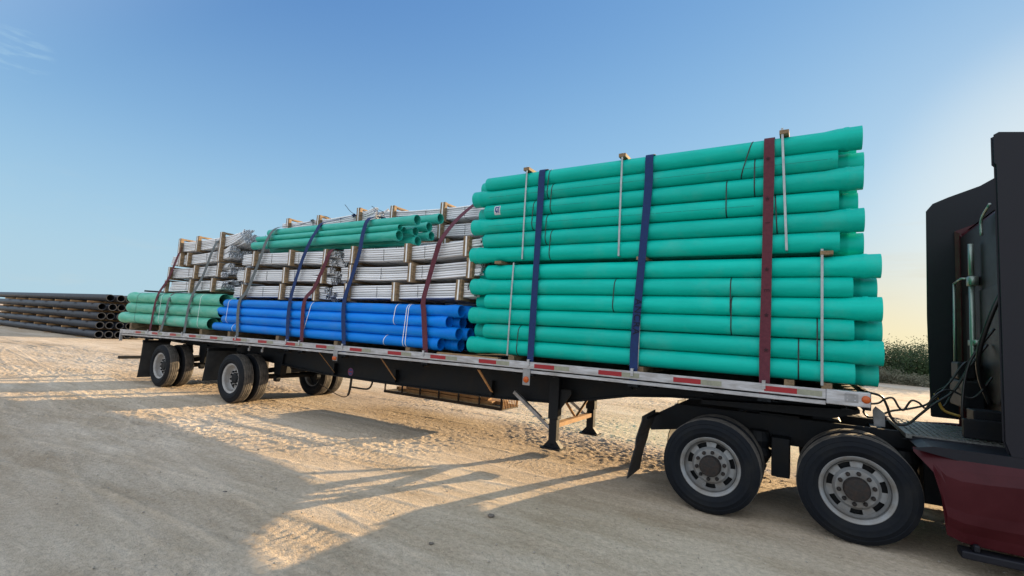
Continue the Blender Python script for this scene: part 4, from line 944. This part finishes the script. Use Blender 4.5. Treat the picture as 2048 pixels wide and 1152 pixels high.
b = MB(); b.box(17.12, 17.30, 1.45, 2.05, 1.25, 1.55); b.box(17.10, 17.25, 1.55, 1.85, 1.56, 1.75); kp(b, 'valve_box', MT['chassis'], bevel=.02)
b = MB(); b.box(17.05, 17.30, .75, 1.0, 1.06, 1.30); b.box(16.95, 17.3, .62, .70, 1.04, 1.22); kp(b, 'bracket', MT['chassis'], bevel=.01)
# air and electric lines
def hose(pts, r, m='hose', nm='air_hose'):
    b = MB(); b.smooth = True; b.tube(spline(pts, 7), r, 8); return kp(b, nm, MT[m])
hose([(16.17, 1.1, 1.36), (16.36, 1.1, 1.33), (16.42, 1.1, 1.23), (16.45, 1.1, 1.12), (16.51, 1.1, 1.045), (16.60, 1.1, 1.06), (16.70, 1.1, 1.17), (16.80, 1.1, 1.28), (16.98, 1.15, 1.44), (17.12, 1.2, 1.7), (17.28, 1.25, 1.95)], .013)
hose([(16.19, 1.2, 1.20), (16.24, 1.2, 1.18), (16.22, 1.2, 1.12), (16.28, 1.2, 1.07), (16.39, 1.2, 1.12), (16.48, 1.2, 1.17), (16.65, 1.2, 1.22), (16.80, 1.2, 1.30), (16.98, 1.3, 1.52), (17.14, 1.4, 1.75), (17.28, 1.45, 1.7)], .011)
hose([(16.19, .9, 1.24), (16.32, .9, 1.26), (16.38, .9, 1.31), (16.45, .9, 1.33), (16.50, .9, 1.24), (16.54, .9, 1.22), (16.60, .9, 1.32), (16.66, .9, 1.31), (16.72, .9, 1.26), (16.78, .9, 1.38), (16.92, 1.0, 1.46), (17.10, 1.0, 1.40), (17.25, 1.0, 1.62)], .010)
hose([(17.25, .9, 2.1), (17.05, .85, 1.75), (16.98, .8, 1.35), (17.0, .8, 1.15), (17.12, .75, 1.06)], .013)
hose([(17.0, 1.4, 1.5), (16.9, 1.5, 1.38), (16.98, 1.6, 1.24), (17.1, 1.65, 1.45), (17.28, 1.7, 1.6)], .010)
hose([(17.28, .6, 2.55), (17.16, .62, 2.2), (17.1, .75, 1.85), (17.15, .95, 1.6), (17.25, 1.1, 1.35)], .022)
hose([(16.90, 1.55, 1.38), (16.93, 1.55, 1.30), (16.98, 1.55, 1.20), (17.1, 1.5, 1.16)], .014, 'plug', 'yellow_line')
b = MB(); b.prism([(16.31, 1.0), (16.30, 1.16), (16.325, 1.20), (16.40, 1.14), (16.40, 1.0)], 1.10, 1.14); kp(b, 'hose_bracket', MT['alu_dull'], bevel=.004)
b = MB(); b.box(16.18, 16.23, .80, 1.30, 1.18, 1.33)
tp(b, 'connector_box', MT['chassis'], bevel=.006)

# ------------------------------------------------------------------ black pipe stack in the yard
GB = 'black pipes stacked in the yard'
bx, by, bz0 = -19.4, 6.17, .0
n5 = ['bottom', 'second from bottom', 'middle', 'second from top', 'top']
bowk = [0.0, .02, .0, .05, .0]
for k in range(5):
    for c in range(6):
        key = ('k', k)
        z = bz0+.26+k*.537; xe = bx+random.uniform(-.08, .08)+(0 if k < 4 else .35)
        y = by+c*.475+(.22 if k == 4 else 0)
        o = pipe(('k', 0), 'black_pipe', -22, 0, .210, 0, MT['blackpipe'], (xe, y, z), wall=.16, seg=24)
        tag(o, 'long black pipe in the yard stack, %s layer, %s column from the left' % (n5[k], ORD[c+1]), 'pipe', GB)
nm = ['lowest gap', 'second gap up', 'third gap up', 'top gap']
for k in range(-1, 4):
    for j in range(7):
        if k == -1 and j % 2: continue
        x = bx-2.0-j*2.6+(.3*k)+random.uniform(-.15, .15)
        z0 = bz0+.26+k*.537+.210+.003 if k >= 0 else 0.0
        h_ = .110 if k >= 0 else .046
        b = MB(); b.obox((0, 0, 0), (.09, 0, 0), (0, 1.5, 0), (0, 0, h_/2)); o = b.build('timber', MT['wood_warm'], loc=(x, by+1.15, z0+h_/2), bevel=.01)
        tag(o, 'timber block in black pipe stack, %s, %s from open ends' % (nm[k] if k >= 0 else 'on the ground', ORD[j+1]), 'timber', 'timber blocks in the black pipe stack')

# ------------------------------------------------------------------ shrubs
def shrub(x, y, h, w_, n, m, label, name='mesquite_shrub', leaf=.05):
    root = empty(name, (x, y, 0)); tag(root, label, 'shrub', 'shrubs along the far edge of the yard')
    b = MB(); tips = []
    for i in range(9):
        a = random.uniform(0, 6.28); l = random.uniform(.6, 1.0); dx = math.cos(a)*w_*.42*l; dy = math.sin(a)*w_*.42*l
        p = spline([(0, 0, -.05), (dx*.35, dy*.35, h*.35*l), (dx, dy, h*.85*l)], 3); b.tube(p, [.035-.03*t/(len(p)-1) for t in range(len(p))], 5); tips += [q for q in p[2:]]
    b.build('stem', MT['bark'], root)
    cl = [t+Vector((random.gauss(0, .12*w_), random.gauss(0, .12*w_), random.gauss(0, .13*h))) for t in tips for _ in range(3)]
    N = n; vs = np.zeros((N*4, 3)); fs = np.arange(N*4).reshape(N, 4)
    for i in range(N):
        c = random.choice(cl); s = random.uniform(.5, 1)*.20*min(w_, h)
        p = Vector(c)+Vector((random.gauss(0, s), random.gauss(0, s), random.gauss(0, s*.75)))
        p.z = max(.03, min(p.z, h*1.25)); d = Vector((random.gauss(0, 1), random.gauss(0, 1), random.gauss(0, 1))).normalized(); e = d.orthogonal().normalized()
        L2 = leaf*random.uniform(.6, 1.6)
        for k, q in enumerate((p-d*L2, p+e*L2*.4, p+d*L2, p-e*L2*.4)): vs[i*4+k] = q
    me = bpy.data.meshes.new('crown'); me.from_pydata(vs.tolist(), [], fs.tolist()); me.materials.append(m); me.update()
    o = bpy.data.objects.new('crown', me); C.objects.link(o); o.parent = root
where = ['left of the cab, leftmost, behind the pipe ends', 'left of the cab, second from the pipe ends', 'left of the cab, third from the pipe ends', 'left of the cab, fourth from the pipe ends', 'just beside the dark cab edge', 'mostly hidden behind the cab, first', 'mostly hidden behind the cab, second', 'mostly hidden behind the cab, third']
def along(u, dist):      # position in the yard at a bearing, used only as plain coordinates
    a = R(u); return CX+math.cos(a)*dist, CY+math.sin(a)*dist
for i, (a, d, h, w_) in enumerate(((86.5, 41, 2.4, 3.0), (84.2, 40, 2.3, 2.8), (82.9, 43, 2.55, 2.8), (81.6, 41, 2.35, 2.6), (80.2, 42, 2.55, 3.0), (78.0, 41, 2.6, 3.2), (75.5, 43, 2.7, 3.4), (72.5, 42, 2.6, 3.4))):
    x, y = along(a, d); shrub(x, y, h, w_, 6500, MT['leaf'], 'dark green bush beyond the yard, ' + where[i], leaf=.06)
lowp = ['leftmost, below the green pipe ends', 'second from left', 'middle, pale', 'fourth, near the cab edge', 'behind the cab']
for i, (a, d, h, w_) in enumerate(((84.6, 38.0, .85, 1.6), (83.4, 37.5, .95, 1.7), (82.2, 37.6, .7, 1.5), (81.0, 37.2, .6, 1.5), (79.3, 37.5, .7, 1.6))):
    x, y = along(a, d); shrub(x, y, h, w_, 2600, MT['leaf_grey'], 'low grey sage bush in front of the dark shrubs, ' + lowp[i], 'sage_bush', leaf=.035)

# ------------------------------------------------------------------ stones
def stone(x, y, r, label, m='stone', flat=.55):
    import bmesh
    bm = bmesh.new(); bmesh.ops.create_icosphere(bm, subdivisions=2, radius=r)
    for v in bm.verts: v.co *= 1+random.uniform(-.16, .16); v.co.z *= flat*.6
    me = bpy.data.meshes.new('stone'); bm.to_mesh(me); bm.free(); me.materials.append(MT[m])
    for p in me.polygons: p.use_smooth = True
    o = bpy.data.objects.new('stone', me); C.objects.link(o); o.location = (x, y, r*.18); o.rotation_euler = (0, 0, random.uniform(0, 3)); return tag(o, label, 'stone', 'loose stones on the dirt')
MT['stone_dark'] = mat('dark_stone', (0.12, 0.10, 0.085), .9, col2=(.2, .17, .14), scale=14, bump=.5)
STN = [(13.05, -1.52, .036, 'dark round stone left of the rear drive wheel in shade', 'stone_dark'), (14.32, -2.95, .04, 'pale flat stone at the bottom edge of the picture', 'stone'), (13.0, -2.35, .022, 'small grey stone in shade close to the light patch edge', 'stone_dark'),
       (10.6, -2.75, .022, 'dark stone in the big shadow left of the light patch', 'stone_dark'), (9.3, -1.6, .02, 'small dark stone in mid shadow behind the stripes', 'stone_dark'), (14.9, -2.3, .022, 'tan stone in shade under the rear drive wheel', 'stone')]
for s_ in STN: stone(s_[0], s_[1], s_[2], s_[3], s_[4])
# loose gravel
NG = 5200; vs = []; fs = []
ico = [(0, 0, 1), (.9, 0, .1), (.2, .85, 0), (-.75, .5, .1), (-.7, -.55, 0), (.3, -.9, .1), (0, 0, -1)]; icf = [(0, 1, 2), (0, 2, 3), (0, 3, 4), (0, 4, 5), (0, 5, 1), (6, 2, 1), (6, 3, 2), (6, 4, 3), (6, 5, 4), (6, 1, 5)]
for i in range(NG):
    x = random.uniform(2, 18); y = random.uniform(-4.2, 8); r = .004+.012*random.random()**3; a = random.uniform(0, 6.28); o = len(vs)
    ca, sa = math.cos(a), math.sin(a); q = [random.uniform(.7, 1.2) for _ in ico]
    vs += [(x+(p[0]*ca-p[1]*sa)*r*k, y+(p[0]*sa+p[1]*ca)*r*k, .004+p[2]*r*.7*k) for p, k in zip(ico, q)]; fs += [tuple(j+o for j in f) for f in icf]
me = bpy.data.meshes.new('gravel'); me.from_pydata(vs, [], fs); me.materials.append(MT['stone']); o = bpy.data.objects.new('gravel', me); C.objects.link(o); tag(o, 'loose pale gravel scattered over the dirt yard', 'gravel', kind='stuff')
